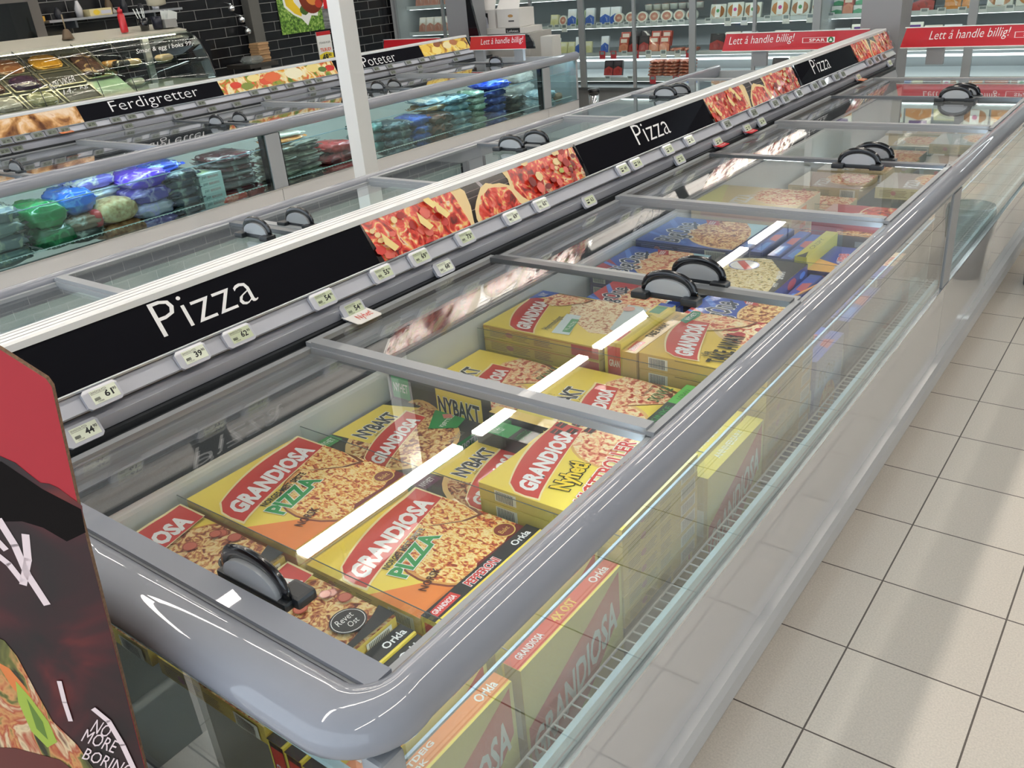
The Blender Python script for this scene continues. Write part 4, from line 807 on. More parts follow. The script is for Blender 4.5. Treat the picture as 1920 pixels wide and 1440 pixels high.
# ---------------------------------------------------------------- wall coolers along the back
COOLM = M('aeb2b4', .5, name='cooler_back_liner'); SHELFM = M('d4dadc', .3, .2, name='shelf_metal')
def cooler(x0, x1, label, doors, thick):
    t = empty('wall_cooler', (0, 0, 0), 0, label, 'refrigerated cabinet')
    yf = 8.62
    m = MB(); m.box(x0, x1, yf+.0, 9.62, 0, .30, M('7f8285', .4, name='cooler_base_grey')); m.build('base_panel', t)
    m = MB(); m.box(x0, x1, 9.55, 9.62, .30, 2.3, COOLM); m.build('back_panel', t)
    for xs in (x0-.03, x1): m = MB(); m.box(xs, xs+.03, yf-.02, 9.62, .0, 2.3, COOLM); m.build('side_panel', t)
    m = MB(); m.box(x0, x1, yf, 9.62, 2.1, 2.3, M('7f8285', .4, name='cooler_base_grey')); m.build('canopy', t)
    m = MB(); m.box(x0, x1, 8.70, 8.74, 2.06, 2.10, M('f4fbff', .5, emit=5, name='cooler_lamp')); m.build('cooler_light', t)
    m = MB(); m.box(x0+.02, x1-.02, 9.42, 9.44, .48, .50, M('f4fbff', .5, emit=2, name='cooler_lamp_low')); m.build('cooler_light', t)
    for z in (.385, .635, .93, 1.235, 1.55):
        m = MB(); d0 = 8.74 if z < .4 else 8.84
        m.box(x0+.01, x1-.01, d0, 9.50, z-.022, z-.004, SHELFM); m.prism([(0, -.03), (x1-x0-.02, -.03), (x1-x0-.02, .012), (0, .012)], (Vector((x0+.01, d0-.006, z-.006)), X_, Z_), .008, SHELFM)
        sh = m.build('shelf', t)
        m = MB(); m.box(x0+.05, x1-.05, d0+.01, d0+.03, z-.04, z-.03, M('f4fbff', .5, emit=2, name='shelf_led')); m.build('shelf_light', sh)
    for i, (a, b) in enumerate(zip(doors[:-1], doors[1:])):
        m = MB(); ta = .035 if i in thick else .016; tb = .035 if (i+1) in thick else .016
        m.box(a, a+ta, yf-.04, yf-.01, .30, 2.08, M('92989b', .4, .2, name='door_frame_grey')); m.box(b-tb, b, yf-.04, yf-.01, .30, 2.08, M('92989b', .4, .2, name='door_frame_grey'))
        m.box(a, b, yf-.04, yf-.01, .275, .305, M('5c6164', .35, .3, name='door_frame_dark')); m.box(a, b, yf-.04, yf-.01, 2.05, 2.09, ALUD)
        d = m.build('door', t)
        m = MB(); m.box(a+ta, b-tb, yf-.028, yf-.022, .305, 2.05, GL_DARK); m.build('glass_pane', d)
    return t
DX = [-8.30, -7.5, -6.85, -6.2, -5.53, -4.88, -4.21, -3.56, -2.96, -2.30, -1.65, -1.0, -.34, .32]
cooler(-8.33, -2.96, 'long wall cooler with glass doors behind the islands, left of the grey column', DX[:9], (0, 4, 6, 8))
cooler(-2.96, .40, 'wall cooler with glass doors right of the grey column', DX[8:], (0, 2, 4))
RC = random.Random(21)
def tray_mb(w, h, cols, lab, oval=False):
    m = MB(); n = 18
    rim = M('d8dcd4', .3, name='tray_rim')
    if oval:
        m.lathe([(w*.44, 0), (w*.5, h*.5), (w*.52, h*.55), (w*.46, h*.56)], (0, 0, 0), rim, n, sy=.7); m.lathe([(w*.42, h*.56), (w*.3, h*.60)], (0, 0, 0), K(cols[0]), n, sy=.7)
        return m
    if not lab:
        N = 22; el = [(w*.5*math.cos(i*2*math.pi/N), h*.5+h*.5*math.sin(i*2*math.pi/N)) for i in range(N)]
        m.prism(el, (Vector((0, -.018, 0)), X_, Z_), .03, rim)
        m.art(fr_my(-w/2, -.0182, 0), w, h, [('c', .5, .5, .43, K('f0ece0'), .43), ('c', .5, .5, .36, film(cols[0], 3, cols[1]), .36), ('p', blob(.5, .5, .16, .8, 10, 5), K(cols[1]))], base=.0006)
        return m
    m.box(-w/2, w/2, -.02, .02, 0, h, rim, ch=.006)
    m.art(fr_my(-w/2, -.0202, 0), w, h, [('p', blob(.5, .5, .44, .95, 20, 3), film(cols[0], 3, cols[1])), ]+([('r', .32, .1, .66, .95, WHT), ('c', .49, .55, .10, K(lab))] if lab else [('p', blob(.5, .5, .25, .8, 12, 5), K(cols[1]))]), base=.0006)
    return m
def pack_front(w, h, c0, c1, lab):
    m = MB(); m.box(-w/2, w/2, -.018, .018, 0, h, K(c0), ch=.004)
    m.art(fr_my(-w/2, -.0182, 0), w, h, [('p', [(0, 0), (1, 0), (1, .45), (.5, .6), (0, .4)], K(c1)), ('r', .15, .62, .85, .88, K(lab)), ('p', blob(.5, .25, .28, .7, 12, 7), film(c1, 3, c0))], base=.0006)
    return m
_pc = {}
def shelf_item(kind, key, fn, name, cat, x, y, z, label, group, tilt=-.25):
    if key not in _pc: o = fn().build(name); _pc[key] = o
    else: o = _pc[key].copy(); C.objects.link(o)
    o.location = (x, y, z); o.rotation_euler = (tilt, 0, RC.uniform(-.12, .12)); tag(o, label, cat, group)
def row(x0, x1, dx, z, kinds, where, y=8.90, z2=0, tilt=-.22):
    i = 0; x = x0+dx/2
    while x < x1:
        k = kinds[(i*7+int(x0*10)) % len(kinds)] if len(kinds) > 1 else kinds[0]
        w = dx*.92
        spec = {
            'oval': ('salad_tub', 'tub', 'pale oval deli tub', lambda: tray_mb(w, .10, [RC.choice(['c89888', 'e0c8a0', 'b8a0b8', 'd8c8a8'])]*2, None, True), -.0),
            'oval2': ('sliced_meat_tray', 'tray', 'tilted oval sausage tray', lambda: tray_mb(w, .11, ['c88878', 'e0b8a0'], None), -.35),
            'tray': ('food_tray', 'tray', 'golden food tray', lambda: tray_mb(w, .15, ['b8783c', 'd8b070'], 'c83c8c'), -.3),
            'tray2': ('food_tray', 'tray', 'brown food tray', lambda: tray_mb(w, .14, ['a0683c', 'c89860'], '4a9a5c'), -.3),
            'dark': ('meat_pack', 'pack', 'black and red meat pack', lambda: pack_front(w, .16, '241c20', 'a83430', '3a3034'), -.4),
            'red': ('meat_pack', 'pack', 'red striped sausage pack', lambda: pack_front(w, .15, 'b85040', 'd88868', 'e8d8c8'), -.4),
            'white': ('dairy_pack', 'pack', 'white and blue dairy pack', lambda: pack_front(w, .17, 'e8ecf0', '3a62b8', 'f0f0f0'), -.1),
            'yel': ('cheese_pack', 'pack', 'pale yellow cheese pack', lambda: pack_front(w, .12, 'e8e4b8', 'dcd8a0', 'f0eed8'), -.1),
            'bacon': ('bacon_pack', 'pack', 'flat pink bacon pack', lambda: pack_mb(w, .16, .035, film('c87860', 3, 'e8b8a0'), 4), 0),
            'green': ('salad_bag', 'bag', 'green salad bag', lambda: pack_front(w, .15, 'b8c8a0', '5a8a44', 'e8eed8'), -.15),
            'cup': ('yoghurt_cup', 'cup', 'white and green stacked cup', lambda: pack_front(w, .07, 'e8ece8', '3a9a5c', 'f0f4f0'), 0),
            'box': ('ready_meal_box', 'box', 'white and purple ready meal box', lambda: pack_front(w, .20, 'eceadc', 'd89048', '5a2a80'), -.1),
            'fish': ('sliced_pack', 'pack', 'upright pale pack', lambda: pack_front(w, .17, 'e8e0d4', 'c08878', 'f4f0ea'), -.15),
        }[k]
        n2 = 2 if z2 else 1
        for j in range(n2):
            shelf_item(k, (k, round(dx, 3), i % 2), spec[3], spec[0], spec[1], x, y+.05*j, z+z2*j, '%s, %s, %s from left%s' % (spec[2], where, ORD[min(i, 25)], ', upper' if j else ''), None, tilt if tilt is not None and spec[4] else spec[4])
        i += 1; x += dx
def shelf_tags(x0, x1, dx, z, yy, where, cols):
    x = x0; i = 0
    while x < x1:
        m = MB(); c = cols[i % len(cols)]; hh = .035 if c == 'w' else .06
        m.box(-.035, .035, -.003, .003, -hh, .022, K({'w': 'e8ecee', 'r': 'd8404a', 'l': 'f2f2f0'}[c])); m.art(fr_my(-.035, -.0031, -hh), .07, hh+.022, [('r', .15, .55, .85, .92, K('8a9498'))], base=.0004)
        o = m.build('shelf_tag', loc=(x, yy, z)); tag(o, '%s shelf price tag, %s, %s from left' % ({'w': 'small white', 'r': 'red', 'l': 'long white'}[c], where, ORD[min(i, 25)]), 'shelf tag'); i += 1
        x += dx*RC.uniform(.8, 1.25)
# shelf z .93 (upper row in the picture), .635 (middle) and .385 (deck)
row(-8.2, -7.55, .13, .93, ['fish'], 'upper shelf at the coolers\' far left', z2=.0)
row(-8.2, -7.55, .13, 1.235, ['fish'], 'top shelf at the coolers\' far left')
row(-6.15, -5.56, .12, .93, ['green', 'oval2', 'white', 'white', 'yel'], 'upper shelf behind the cartons')
row(-6.15, -5.56, .11, .635, ['yel', 'yel', 'white'], 'middle shelf behind the cartons')
row(-5.48, -5.2, .13, .93, ['white'], 'upper shelf by the left door frame')
row(-5.30, -4.25, .145, .93, ['oval2'], 'upper shelf of the centre doors', y=8.88)
row(-5.0, -4.3, .10, 1.04, ['oval'], 'second layer, upper centre shelf', y=9.05)
row(-5.48, -5.35, .10, .635, ['white'], 'middle shelf by the left door frame')
row(-5.25, -4.62, .125, .635, ['dark', 'red', 'dark', 'red', 'red'], 'middle shelf of the centre doors', z2=.05)
row(-4.6, -4.3, .16, .635, ['bacon'], 'right end of the centre middle shelf', tilt=None)
for k in range(5): row(-4.85, -4.3, .18, .39+.032*k, ['bacon'], 'centre bottom deck, %s layer' % ORD[k], y=8.86+.01*k, tilt=None)
row(-5.45, -5.2, .12, .39, ['dark'], 'left end of the bottom deck')
row(-4.17, -3.6, .185, .93, ['tray', 'tray2'], 'upper shelf left of a thick frame')
row(-3.53, -3.0, .20, .93, ['tray2', 'tray'], 'upper shelf left of the grey column')
row(-4.17, -3.4, .17, .635, ['white', 'dark', 'fish'], 'middle shelf behind the left red banner')
row(-3.50, -2.98, .17, .39, ['fish', 'dark'], 'bottom deck behind the lid handle')
row(-2.93, -2.62, .10, .93, ['cup', 'cup', 'red'], 'upper shelf next to the grey column', z2=.072)
row(-2.90, -1.7, .16, .635, ['fish', 'white', 'box'], 'middle shelf behind the red banners')
row(-2.22, -1.95, .20, .93, ['dark'], 'upper shelf right of the grey column')
row(-1.95, -1.68, .14, .93, ['box'], 'upper shelf right of the dark pack')
row(-1.62, -.9, .22, .93, ['tray', 'oval2', 'tray2'], 'upper shelf at the right picture edge')
row(-4.15, -.8, .20, 1.235, ['tray', 'box', 'red', 'tray2', 'white', 'yel'], 'fourth shelf up, right cooler doors')
row(-5.48, -4.25, .17, 1.235, ['white', 'yel', 'fish'], 'fourth shelf up, centre doors')
row(-4.1, -.8, .24, 1.55, ['box', 'yel', 'tray'], 'fifth shelf up')
shelf_tags(-6.1, -5.58, .10, .93, 8.825, 'upper shelf behind the cartons', 'wwlw'); shelf_tags(-5.45, -4.25, .13, .93, 8.825, 'upper shelf of the centre doors', 'ww')
shelf_tags(-5.42, -4.3, .16, .635, 8.825, 'middle shelf of the centre doors', 'rrwrlll'); shelf_tags(-5.3, -4.3, .24, .385, 8.725, 'bottom deck of the centre doors', 'wwrr')
shelf_tags(-4.15, -2.7, .21, .93, 8.825, 'upper shelf right of the thick frame', 'wll'); shelf_tags(-2.25, -.9, .17, .93, 8.825, 'upper shelf right of the grey column', 'ww')
# open cartons behind the far island
def ocarton(label, x0, y0, z0, sx, sy, sz, els, flaps=0, c='d4d2ce'):
    m = MB(); m.box(0, sx, 0, sy, 0, sz, M(c, .7, name='carton_white')); m.art(fr_my(0, 0, 0), sx, sz, els)
    t = m.build('cardboard_carton', loc=(x0, y0, z0)); tag(t, label, 'carton')
    if flaps:
        f = MB(); f.prism([(0, 0), (sx, 0), (sx*.95, .12), (sx*.05, .12)], (Vector((0, 0, sz)), X_, Vector((0, .5, .85))), .004, M('e6e4e0', .7)); f.build('flap', t)
    return t
slab('equipment_cabinet', -6.15, -5.45, 7.5, 7.9, 0, .98, M('a9a8a4', .5, name='beige_cabinet'), 'grey counter cabinet carrying the white cartons behind the far island', 'cabinet')
ocarton('white carton with a brown logo patch, on top of the cartons behind the far island', -5.83, 7.5, 1.04, .28, .25, .17, [('p', blob(.6, .62, .12, .7, 12, 4), K('b08a5a')), ('r', .5, .3, .75, .38, K('4a4a4c'))], 1)
ocarton('tall white carton with a cut-out and a bag inside, left one behind the far island', -6.10, 7.52, 1.02, .23, .2, .19, [('r', .3, .3, .6, .85, BLKP), ('p', [(.3, .1), (.6, .1), (.55, .6), (.42, .75)], K('d8dce4'))], 1)
ocarton('low white carton with a dark framed label, under the other cartons', -6.08, 7.48, .982, .60, .30, .055, [('r', .6, .1, .9, .95, BLKP), ('t', 'Lofoten', .63, .25, .23, .4, WHT)])
m = MB(); m.prism([(0, 0), (.14, 0), (.08, .25), (0, .62)], (Vector((-5.93, 7.15, .95)), X_, Z_), .03, BLK); tag(m.build('black_apron'), 'black cloth hanging on the side of the grey column by the cartons', 'apron')
slab('equipment_cabinet', -5.28, -5.14, 7.45, 7.6, 0, .95, M('c4c4c0', .5), 'slim pale cabinet with two black squares below the short red banner', 'cabinet')
# ---------------------------------------------------------------- deli counter
STEEL = M('a8a89c', .3, .6, noise=.25, ns=5, name='worn_steel'); D = empty('deli_counter', (0, 0, 0), 0, 'glass deli counter with food pans in front of the black tiled wall', 'deli counter')
m = MB(); m.box(-8.0, -7.12, 2.6, 5.0, 0, .82, M('4a4c4e', .4, .3, name='counter_front')); m.build('base', D)
m = MB(); m.prism_y([(-7.14, .82), (-7.14, .86), (-7.86, 1.27), (-7.9, 1.27), (-7.9, .82)], 2.6, 4.22, STEEL); m.box(-7.9, -7.14, 4.22, 5.0, .82, .905, M('c8c8b8', .3, .3, name='pale_deck')); m.build('display_deck', D)
m = MB(); m.prism_y([(-7.48, 1.30), (-7.48, 1.325), (-7.92, 1.385), (-7.92, 1.35)], 2.6, 5.02, M('d8d4c4', .35, .1, name='counter_top_cream')); m.build('top_shelf', D)
m = MB(); m.box(-7.50, -7.485, 2.7, 4.9, 1.290, 1.298, M('fff2d0', .4, emit=9, name='counter_lamp')); m.build('counter_light', D)
prof = [(-7.46, 1.315), (-7.36, 1.27), (-7.28, 1.20), (-7.21, 1.08), (-7.17, .95), (-7.15, .875)]
m = MB()
vs = []; 
for y in (2.6, 5.0): vs += [(x, y, z) for x, z in prof]+[(x-.006, y, z-.004) for x, z in prof[::-1]]
n = 2*len(prof); m.geo(vs, [(i, (i+1) % n, n+(i+1) % n, n+i) for i in range(n)]+[tuple(range(n)), tuple(range(n, 2*n))[::-1]], GL_DARK, True); m.build('curved_glass', D)
m = MB(); m.prism([(-p[0]*0+p[0], p[1]) for p in prof]+[(-7.9, .87), (-7.9, 1.34)], (Vector((0, 5.0, 0)), X_, Z_), -.006, GL_DARK); m.build('end_glass', D)
for y, r in ((5.003, .006), (3.42, .003), (4.2, .003), (3.9, .003)): m = MB(); m.tube([(x, y, z) for x, z in prof], r, BLK, 6); m.build('glass_edge', D)
m = MB(); m.box(-7.62, -7.58, 4.62, 4.68, .86, 1.33, ALU); m.build('inner_post', D)
m = MB(); m.box(-7.80, -7.35, 4.0, 4.98, 1.075, 1.083, glass_mat('shelf_glass', 'cfe8dc', 1.4)); m.build('glass_shelf', D)
for o_, v_, W_, H_, e_ in ((Vector((-7.168, 3.45, .94)), Vector((-.1, 0, 1)), .45, .18, ('t', 'SØLVKER', .1, .45, .5, .25, WHT, {'rot': 10, 'sh': .2})), (Vector((-7.168, 3.45, .94)), Vector((-.1, 0, 1)), .45, .18, ('t', '14,- kg', .3, .12, .5, .25, WHT, {'rot': 8, 'sh': .2})), (Vector((-7.255, 4.35, 1.15)), Vector((-.4, 0, 1)), .65, .10, ('t', 'Smør & egg i boks 99,-', .0, .3, .9, .5, WHT, {'sh': .3, 'rot': 1}))):
    m = MB(); m.art((o_, Y_, v_.normalized()), W_, H_, [e_]); m.build('chalk_writing', D)
def pan(x, y, w, d, cols, label, dark=False):
    m = MB(); z0 = .862+(-7.14-x)*.569+.006
    rimm = M('b4b09c', .25, .8, name='pan_steel')
    m.box(-d/2, d/2, -w/2, -w/2+.012, 0, .012, rimm); m.box(-d/2, d/2, w/2-.012, w/2, 0, .012, rimm); m.box(-d/2, -d/2+.012, -w/2, w/2, 0, .012, rimm); m.box(d/2-.012, d/2, -w/2, w/2, 0, .012, rimm)
    m.box(-d/2+.01, d/2-.01, -w/2+.01, w/2-.01, -.004, .001, M('3a3830', .5, name='pan_inside'))
    o = m.build('food_pan', loc=(x, y, z0)); o.rotation_euler = (0, math.radians(29.6), 0); tag(o, label, 'food pan')
    if cols:
        f = pack_mb(d*.8, w*.8, .05, film(cols[0], 2, cols[1]), 5, crimp=False, wr=.2).build('food_heap', o); f.location = (0, 0, -.015)
PN = [(-7.70, 3.18, .24, .23, ('6a4030', '9a6a50'), 'steel food pan cut by the picture edge, back row'),
    (-7.70, 3.46, .27, .23, ('8a5a3c', 'c8a888'), 'steel food pan of brown slices, back row of the deli counter'),
    (-7.70, 3.77, .30, .23, ('b8862c', 'd8a84c'), 'wide steel food pan with golden food, back row'),
    (-7.49, 3.18, .24, .21, ('5a3428', '8a5c48'), 'steel food pan cut by the picture edge, middle row'),
    (-7.49, 3.46, .27, .21, ('3a2440', '5c3a50'), 'steel food pan with dark purple food, middle row'),
    (-7.49, 3.77, .30, .21, None, 'empty black food pan in the middle row, below the golden food'),
    (-7.28, 3.18, .24, .20, ('a8a090', 'd0c8b8'), 'steel food pan of pale food cut by the picture edge, front row'),
    (-7.28, 3.46, .27, .20, ('8a8a60', 'c8c090'), 'steel food pan of greenish salad, front row'),
    (-7.28, 3.77, .30, .20, None, 'empty black food pan in the front row'),
    (-7.60, 4.07, .24, .40, ('4a3430', 'b89870'), 'large dark food pan with wrapped rolls, right of the golden food')]
for a in PN: pan(*a)
rr = random.Random(8)
for i, (x, y, z, c) in enumerate([(-7.5, 4.14, 1.0, 'c89a60'), (-7.6, 4.28, 1.09, 'b88a50'), (-7.55, 4.20, 1.02, 'a8785c'), (-7.5, 4.42, 1.085, 'd8b888'), (-7.5, 4.74, 1.085, 'e0c090'), (-7.5, 4.32, 1.085, '3a3430'), (-7.46, 4.38, .93, 'd8d4c0')]):
    o = pack_mb(.12, .15, .06, film(c, 4, 'e8e0cc'), i+3, crimp=False, wr=.08).build('wrapped_sandwich', loc=(x, y, z)); tag(o, 'wrapped filled roll in the deli counter, %s from the food pans' % ORD[i], 'sandwich')
for i, (x, y) in enumerate([(-7.22, 3.50), (-7.22, 4.40), (-7.22, 4.55), (-7.3, 3.62)]):
    m = MB(); m.box(-.01, .01, -.04, .04, 0, .05, WHITE); o = m.build('price_card', loc=(x, y, .89)); tag(o, 'little white price card at the glass of the deli counter, %s from the left' % ORD[[0, 2, 3, 1][i]], 'price card')
# things on the counter top
t = empty('sauce_bottle', (-7.62, 4.50, 1.352), 0, 'red squeeze bottle standing on the deli counter', 'sauce bottle')
m = MB(); m.lathe([(.030, 0), (.033, .02), (.030, .14), (.020, .155)], (0, 0, 0), M('c8202c', .3, coat=.4)); m.build('bottle_body', t); m = MB(); m.lathe([(.022, .155), (.022, .185), (.010, .19), (.006, .205)], (0, 0, 0), M('b81c28', .35)); m.build('cap', t)
t = empty('straw_cup', (-7.62, 4.70, 1.35), 0, 'black cup full of white straws on the deli counter', 'cup')
m = MB(); m.lathe([(.035, 0), (.045, .10)], (0, 0, 0), BLK); m.build('cup', t)
for k in range(7):
    m = MB(); a = k*.9; m.tube([(.015*math.cos(a), .015*math.sin(a), .02), (.05*math.cos(a)-.01, .04*math.sin(a)-.02, .18)], .004, WHITE, 6); m.build('straw', t)
m = MB(); m.lathe([(.040, 0), (.048, .10)], (0, 0, 0), M('14182a', .4)); tag(m.build('napkin_cup', loc=(-7.62, 4.83, 1.352)), 'dark empty cup next to the straws', 'cup')
t = empty('napkin_box', (-7.62, 4.94, 1.35), 0, 'grey box with white napkins standing up at the counter end', 'napkin box')
m = MB(); m.box(-.05, .05, -.06, .06, 0, .07, M('9a9a98', .6)); m.build('box', t)
for k in range(3):
    m = MB(); m.prism([(0, 0), (.10, 0), (.11, .06), (.02, .09)], (Vector((-.03+.03*k, -.04+.01*k, .06)), Y_, Vector((.2*k-.2, 0, 1)).normalized()), .002, WHITE); m.build('napkin', t)
t = empty('hand_bell', (-7.62, 3.98, 1.352), 0, 'small dark bell with a tall handle on the deli counter', 'bell')
m = MB(); m.lathe([(.05, 0), (.042, .02), (.034, .05), (.02, .075), (.006, .08)], (0, 0, 0), M('6a5a48', .4, .4)); m.build('bell', t); m = MB(); m.tube([(0, 0, .07), (0, 0, .19)], .006, M('8a7a60', .4), 8); m.build('handle', t)
# behind the counter
t = empty('wall_shelf', (0, 0, 0), 0, 'long steel wall shelf above the deli counter', 'shelf')
m = MB(); m.box(-8.40, -8.18, 4.15, 5.5, 1.48, 1.50, ALU); m.build('board', t)
for y in (4.4, 5.2): m = MB(); m.box(-8.40, -8.22, y, y+.02, 1.42, 1.48, ALUD); m.build('bracket', t)
def thing_box(name, x, y, z, sx, sy, sz, c, label, cat, els=None):
    m = MB(); m.box(-sx/2, sx/2, -sy/2, sy/2, 0, sz, M(c, .5), ch=.004)
    if els: m.art(fr_px(sx/2, -sy/2, 0), sy, sz, els)
    return tag(m.build(name, loc=(x, y, z)), label, cat)
thing_box('tissue_box', -8.26, 4.66, 1.50, .12, .22, .06, 'd8cc9c', 'yellow and white box lying on the wall shelf', 'box', [('p', blob(.3, .5, .15, 2.5, 10, 2), K('e8c83c')), ('r', .5, .2, .95, .7, K('c8c8d8'))])
thing_box('yellow_box', -8.3, 4.13, 1.49, .06, .07, .05, 'd8a83c', 'small yellow box at the left end of the wall shelf', 'box')
for i, (y, c, h) in enumerate([(4.30, '2a2c34', .10), (4.50, 'c8c8cc', .14), (4.83, 'b8b4ac', .05), (4.80, '5a4a34', .16), (4.95, '22242c', .14), (5.12, '2a2c30', .07), (5.28, 'd0d4dc', .06)]):
    m = MB(); m.lathe([(.030, 0), (.034, h*.5), (.02, h*.8), (.012, h)], (0, 0, 0), M(c, .4)); tag(m.build('kitchen_jar', loc=(-8.29, y, 1.50)), '%s bottle or jar on the steel wall shelf, %s from the left' % ('pale' if c[0] in 'bcd' else 'dark', ORD[i]), 'jar')
t = empty('hanging_lamp', (-7.9, 5.05, 0), 0, 'cream pot-shaped lamp hanging at the right end of the wall shelf', 'lamp')
m = MB(); m.lathe([(.02, 1.70), (.09, 1.68), (.085, 1.545), (.02, 1.53)], (0, 0, 0), M('d0ccb8', .4)); m.build('lamp_shade', t); m = MB(); m.tube([(0, 0, 1.7), (0, 0, CEIL)], .006, BLK, 6); m.build('cord', t)
t = empty('menu_screen', (-7.95, 3.72, 0), 0, 'dark framed glass screen at the left edge above the deli counter', 'screen')
m = MB(); m.box(-.03, .03, -.9, .25, 1.36, 2.2, M('5a5652', .5, name='screen_frame')); m.build('frame', t); m = MB(); m.box(.031, .034, -.85, .16, 1.36, 1.66, M('12181a', .1, coat=.6)); m.build('glass', t)
slab('door_post', -8.38, -8.26, 6.36, 6.50, 0, CEIL, M('5c5c58', .5, name='post_grey'), 'dark grey square post against the black tiles, left of the poster', 'post')
m = MB(); m.box(-8.40, -8.388, 6.84, 7.78, 1.11, 1.75, BLKP)
LEAF = ramp_mat('leaf_print', 40, [(.35, '2c4a18'), (.48, '5a8a2c'), (.58, '8ab04c'), (.7, 'b8cc80')], 4, .5)
m.art(fr_px(-8.388, 6.84, 1.11), .94, .64, [('r', 0, 0, .68, 1, LEAF), ('r', .68, 0, 1, 1, ramp_mat('grey_wood_print', 8, [(.4, '5a5c60'), (.6, '8c8e90')], stretch=(1, 1, 6))), ('p', [(.08, .72), (.10, .44), (.22, .30), (.34, .22), (.42, .10), (.50, .26), (.60, .24), (.62, .34), (.78, .42), (.82, .72), (.5, .95)], WHT), ('p', [(.11, .70), (.13, .46), (.24, .32), (.34, .26), (.36, .34), (.26, .50), (.22, .70)], K('f0cc30')), ('p', blob(.40, .36, .07, 1.2, 9, 4), K('4a6a2c')), ('c', .54, .58, .20, K('7a2c14')), ('c', .56, .60, .12, K('d88a3c')), ('p', blob(.64, .44, .06, 1.2, 9, 6), K('c03a28')), ('r', .72, .34, .99, .52, K('d8242c')), ('t', 'SPAR', .80, .38, .17, .10, WHT, {'b': .03})])
tag(m.build('wall_poster'), 'large poster of green herbs and a burger on the black tiled wall', 'poster')
m = MB(); m.box(-8.398, -8.388, 7.33, 7.55, .74, 1.09, WHT)
m.art(fr_px(-8.388, 7.33, .74), .22, .35, [('r', 0, .88, 1, 1, K('c02830')), ('t', 'STEAKBURGER', .1, .62, .8, .06, INK), ('t', 'TILBUD!', .12, .38, .76, .10, K('e0502c'), {'b': .03}), ('p', [(0, 0), (1, 0), (1, .30), (.5, .36), (0, .28)], K('f2dc3c')), ('t', '49', .2, .08, .4, .20, INK, {'b': .05}), ('t', '90', .64, .2, .2, .09, INK, {'b': .03})])
tag(m.build('offer_sign'), 'white and yellow 49,90 offer sheet on the black tiles below the poster', 'sign')
slab('side_table', -8.3, -7.9, 5.95, 6.32, .86, .90, M('3a3834', .5), 'dark narrow side table by the grey post', 'table')
for i in range(8):
    thing_box('bread_slab', -8.05+.01*(i % 2), 6.22-.0*(i), .90+.024*i, .15, .14, .022, 'b8946c', 'light brown flatbread pack by the grey post, %s from the bottom of its stack' % ORD[i], 'bread')
o = pack_mb(.18, .2, .08, PLASTIC_BAG, 6).build('plastic_bag', loc=(-7.98, 6.05, .90)); tag(o, 'clear crumpled plastic bag beside the brown bread stack', 'bag')
t = empty('office_chair', (-8.1, 5.6, 0), 0, 'black high-backed chair behind the deli counter end', 'chair')
m = MB(); m.box(-.22, .22, -.18, .18, .45, .52, BLK, ch=.02); m.build('seat', t); m = MB(); m.prism([(-.13, .55), (.13, .55), (.13, 1.12), (.08, 1.2), (-.08, 1.2), (-.13, 1.12)], (Vector((-.10, 0, 0)), Y_, Z_), .05, BLK); m.build('backrest', t); m = MB(); m.tube([(0, 0, .03), (0, 0, .46)], .03, ALUD); m.lathe([(.22, 0), (.2, .03)], (0, 0, 0), BLK); m.build('pedestal', t)
for i, (y, z) in enumerate([(6.15, 1.45), (6.25, 1.33), (6.3, 1.21)]):
    m = MB(); m.lathe([(.01, .03), (.035, 0), (.03, -.03), (.01, -.04)], (0, 0, 0), CHROME); m.tube([(0, 0, .03), (-.1, 0, .05)], .006, CHROME, 6); tag(m.build('tap_fitting', loc=(-8.28, y, z)), 'shiny metal fitting on the black tiles left of the grey post, %s from the top' % ORD[i], 'metal fitting')
# ---------------------------------------------------------------- red cardboard display in the near left corner
DP = empty('cardboard_display', (0, 0, 0), 0, 'red and black printed cardboard display standing in front of the freezer end', 'display stand')
U_ = Vector((.8, .6, 0)); N_ = Vector((.6, -.8, 0)); O_ = Vector((-.86, .33, 0))-U_*.6
fr = (O_, U_, Z_)
CARD = M('7a5e48', .8, noise=.4, ns=300, name='corrugated_edge')
poly = [(.10, 0), (.50, 0), (.552, .71), (.585, 1.096), (.602, 1.245), (.599, 1.254), (.592, 1.261), (.10, 1.70)]
poly = [(.10, 0), (.50, 0), (.552, .71), (.585, 1.096), (.602, 1.245), (.599, 1.254), (.564, 1.289), (.10, 1.72)]
m = MB(); m.prism(poly, fr, .006, M('a81e2a', .65, name='display_red'), CARD); m.build('front_panel', DP)
m = MB()
SMK = ramp_mat('smoke_red_print', 7, [(.35, '140606'), (.5, '2c080d'), (.60, '480c12'), (.72, '6e2018')], 3, 1, rough=.6, coat=.08)
m.art(fr, 1, 1, [('p', [(.1, 1.20), (.523, 1.172), (.537, 1.162), (.545, 1.15), (.555, 1.136), (.564, 1.134), (.572, 1.128), (.5905, 1.104), (.5835, 1.075), (.5505, .70), (.498, 0), (.1, 0)], SMK),
    ('p', [(.1, 1.195), (.523, 1.165), (.555, 1.128), (.588, 1.10), (.584, 1.07), (.56, 1.06), (.54, 1.08), (.52, 1.09), (.1, 1.12)], M('120d0c', .8, spec=.15))], base=.0004, bound=(0, 0, 2, 2))
HAND = M('e4d0d2', .5, name='hand_lettering')
def strokes(sg, r, mt, off=.0009):
    for st in sg:
        pts = [O_+U_*x+Z_*z+N_*off for x, z in st]
        for a, b in zip(pts[:-1], pts[1:]):
            d = (b-a).normalized(); nrm = d.cross(N_)*r
            m.face([a-nrm-d*r*.4, b-nrm+d*r*.4, b+nrm+d*r*.4, a+nrm-d*r*.4], mt)
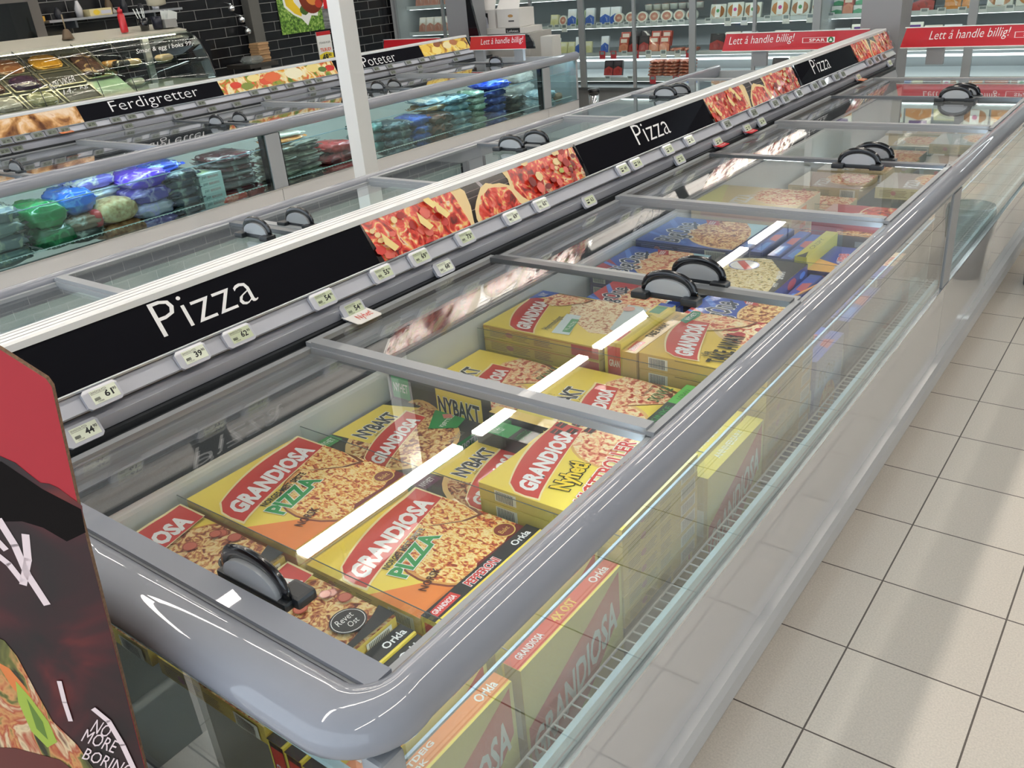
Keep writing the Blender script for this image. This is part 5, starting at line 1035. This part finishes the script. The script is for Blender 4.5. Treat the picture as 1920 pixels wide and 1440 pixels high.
strokes([[(.496, 1.094), (.502, 1.06), (.503, 1.02), (.511, .978)], [(.518, 1.072), (.510, 1.04), (.494, 1.008)]], .0042, HAND)
strokes([[(.478, 1.05), (.487, 1.036), (.494, 1.012)], [(.484, 1.07), (.490, 1.056)]], .0036, HAND)
VEG = ramp_mat('vegetable_print', 26, [(.34, '2c2a14'), (.42, '6a6a30'), (.48, 'c89058'), (.54, 'a8482c'), (.62, 'd8c098'), (.72, '5a1c14')], 3, 2, rough=.6, coat=.08, stretch=(1, 1, .35))
m.art(fr, 1, 1, [('p', [(.30, .96), (.425, .945), (.445, .93), (.452, .905), (.456, .855), (.461, .80), (.479, .758), (.49, .70), (.50, .60), (.1, .60), (.1, .96)], VEG),
    ('p', [(.425, .90), (.437, .888), (.446, .858), (.450, .82), (.440, .83), (.43, .86)], K('d87838')), ('p', [(.438, .868), (.447, .84), (.456, .80), (.456, .765), (.441, .757), (.430, .786), (.430, .835)], K('9ab03c')), ('p', [(.442, .84), (.449, .80), (.446, .77), (.438, .79)], K('5a7a24')),
    ('p', [(.10, .60), (.5, .60), (.47, .70), (.45, .735), (.40, .76), (.1, .80)], K('5a1410'))], base=.0010, bound=(0, 0, 2, 2))
m.art(fr, 1, 1, [('t', 'NO', .502, .780, .022, .024, HAND, {'rot': -38}), ('t', 'MORE', .486, .765, .042, .024, HAND, {'rot': -36}), ('t', 'BORING', .478, .735, .062, .022, HAND, {'rot': -36})], base=.0016, bound=(0, 0, 2, 2))
strokes([[(.518, .816), (.530, .795), (.536, .754), (.539, .70)]], .0035, HAND, .002); strokes([[(.490, .863), (.486, .83), (.484, .80)]], .0028, HAND, .002)
m.build('printed_artwork', DP)
m = MB(); m.box(-.003, .003, 0, .25, 0, 1.0, CARD); o = m.build('side_flap', DP, loc=tuple(O_+U_*.25)); o.rotation_euler = (0, 0, math.radians(126-90))
# clear-bagged bin in the aisle, mirrored in the freezer side
t = empty('waste_bin', (-.43, 4.62, 0), 0, 'dark round bin with a clear bag at the right, mirrored in the freezer side', 'waste bin')
m = MB(); m.lathe([(.075, 0), (.095, .28), (.09, .28), (.07, .02)], (0, 0, 0), M('8a8a8c', .4)); m.build('bin_body', t); m = MB(); m.lathe([(.100, .20), (.112, .33), (.105, .36), (.100, .33), (.097, .21)], (0, 0, 0), PLASTIC_BAG, 20); m.build('bin_bag', t)
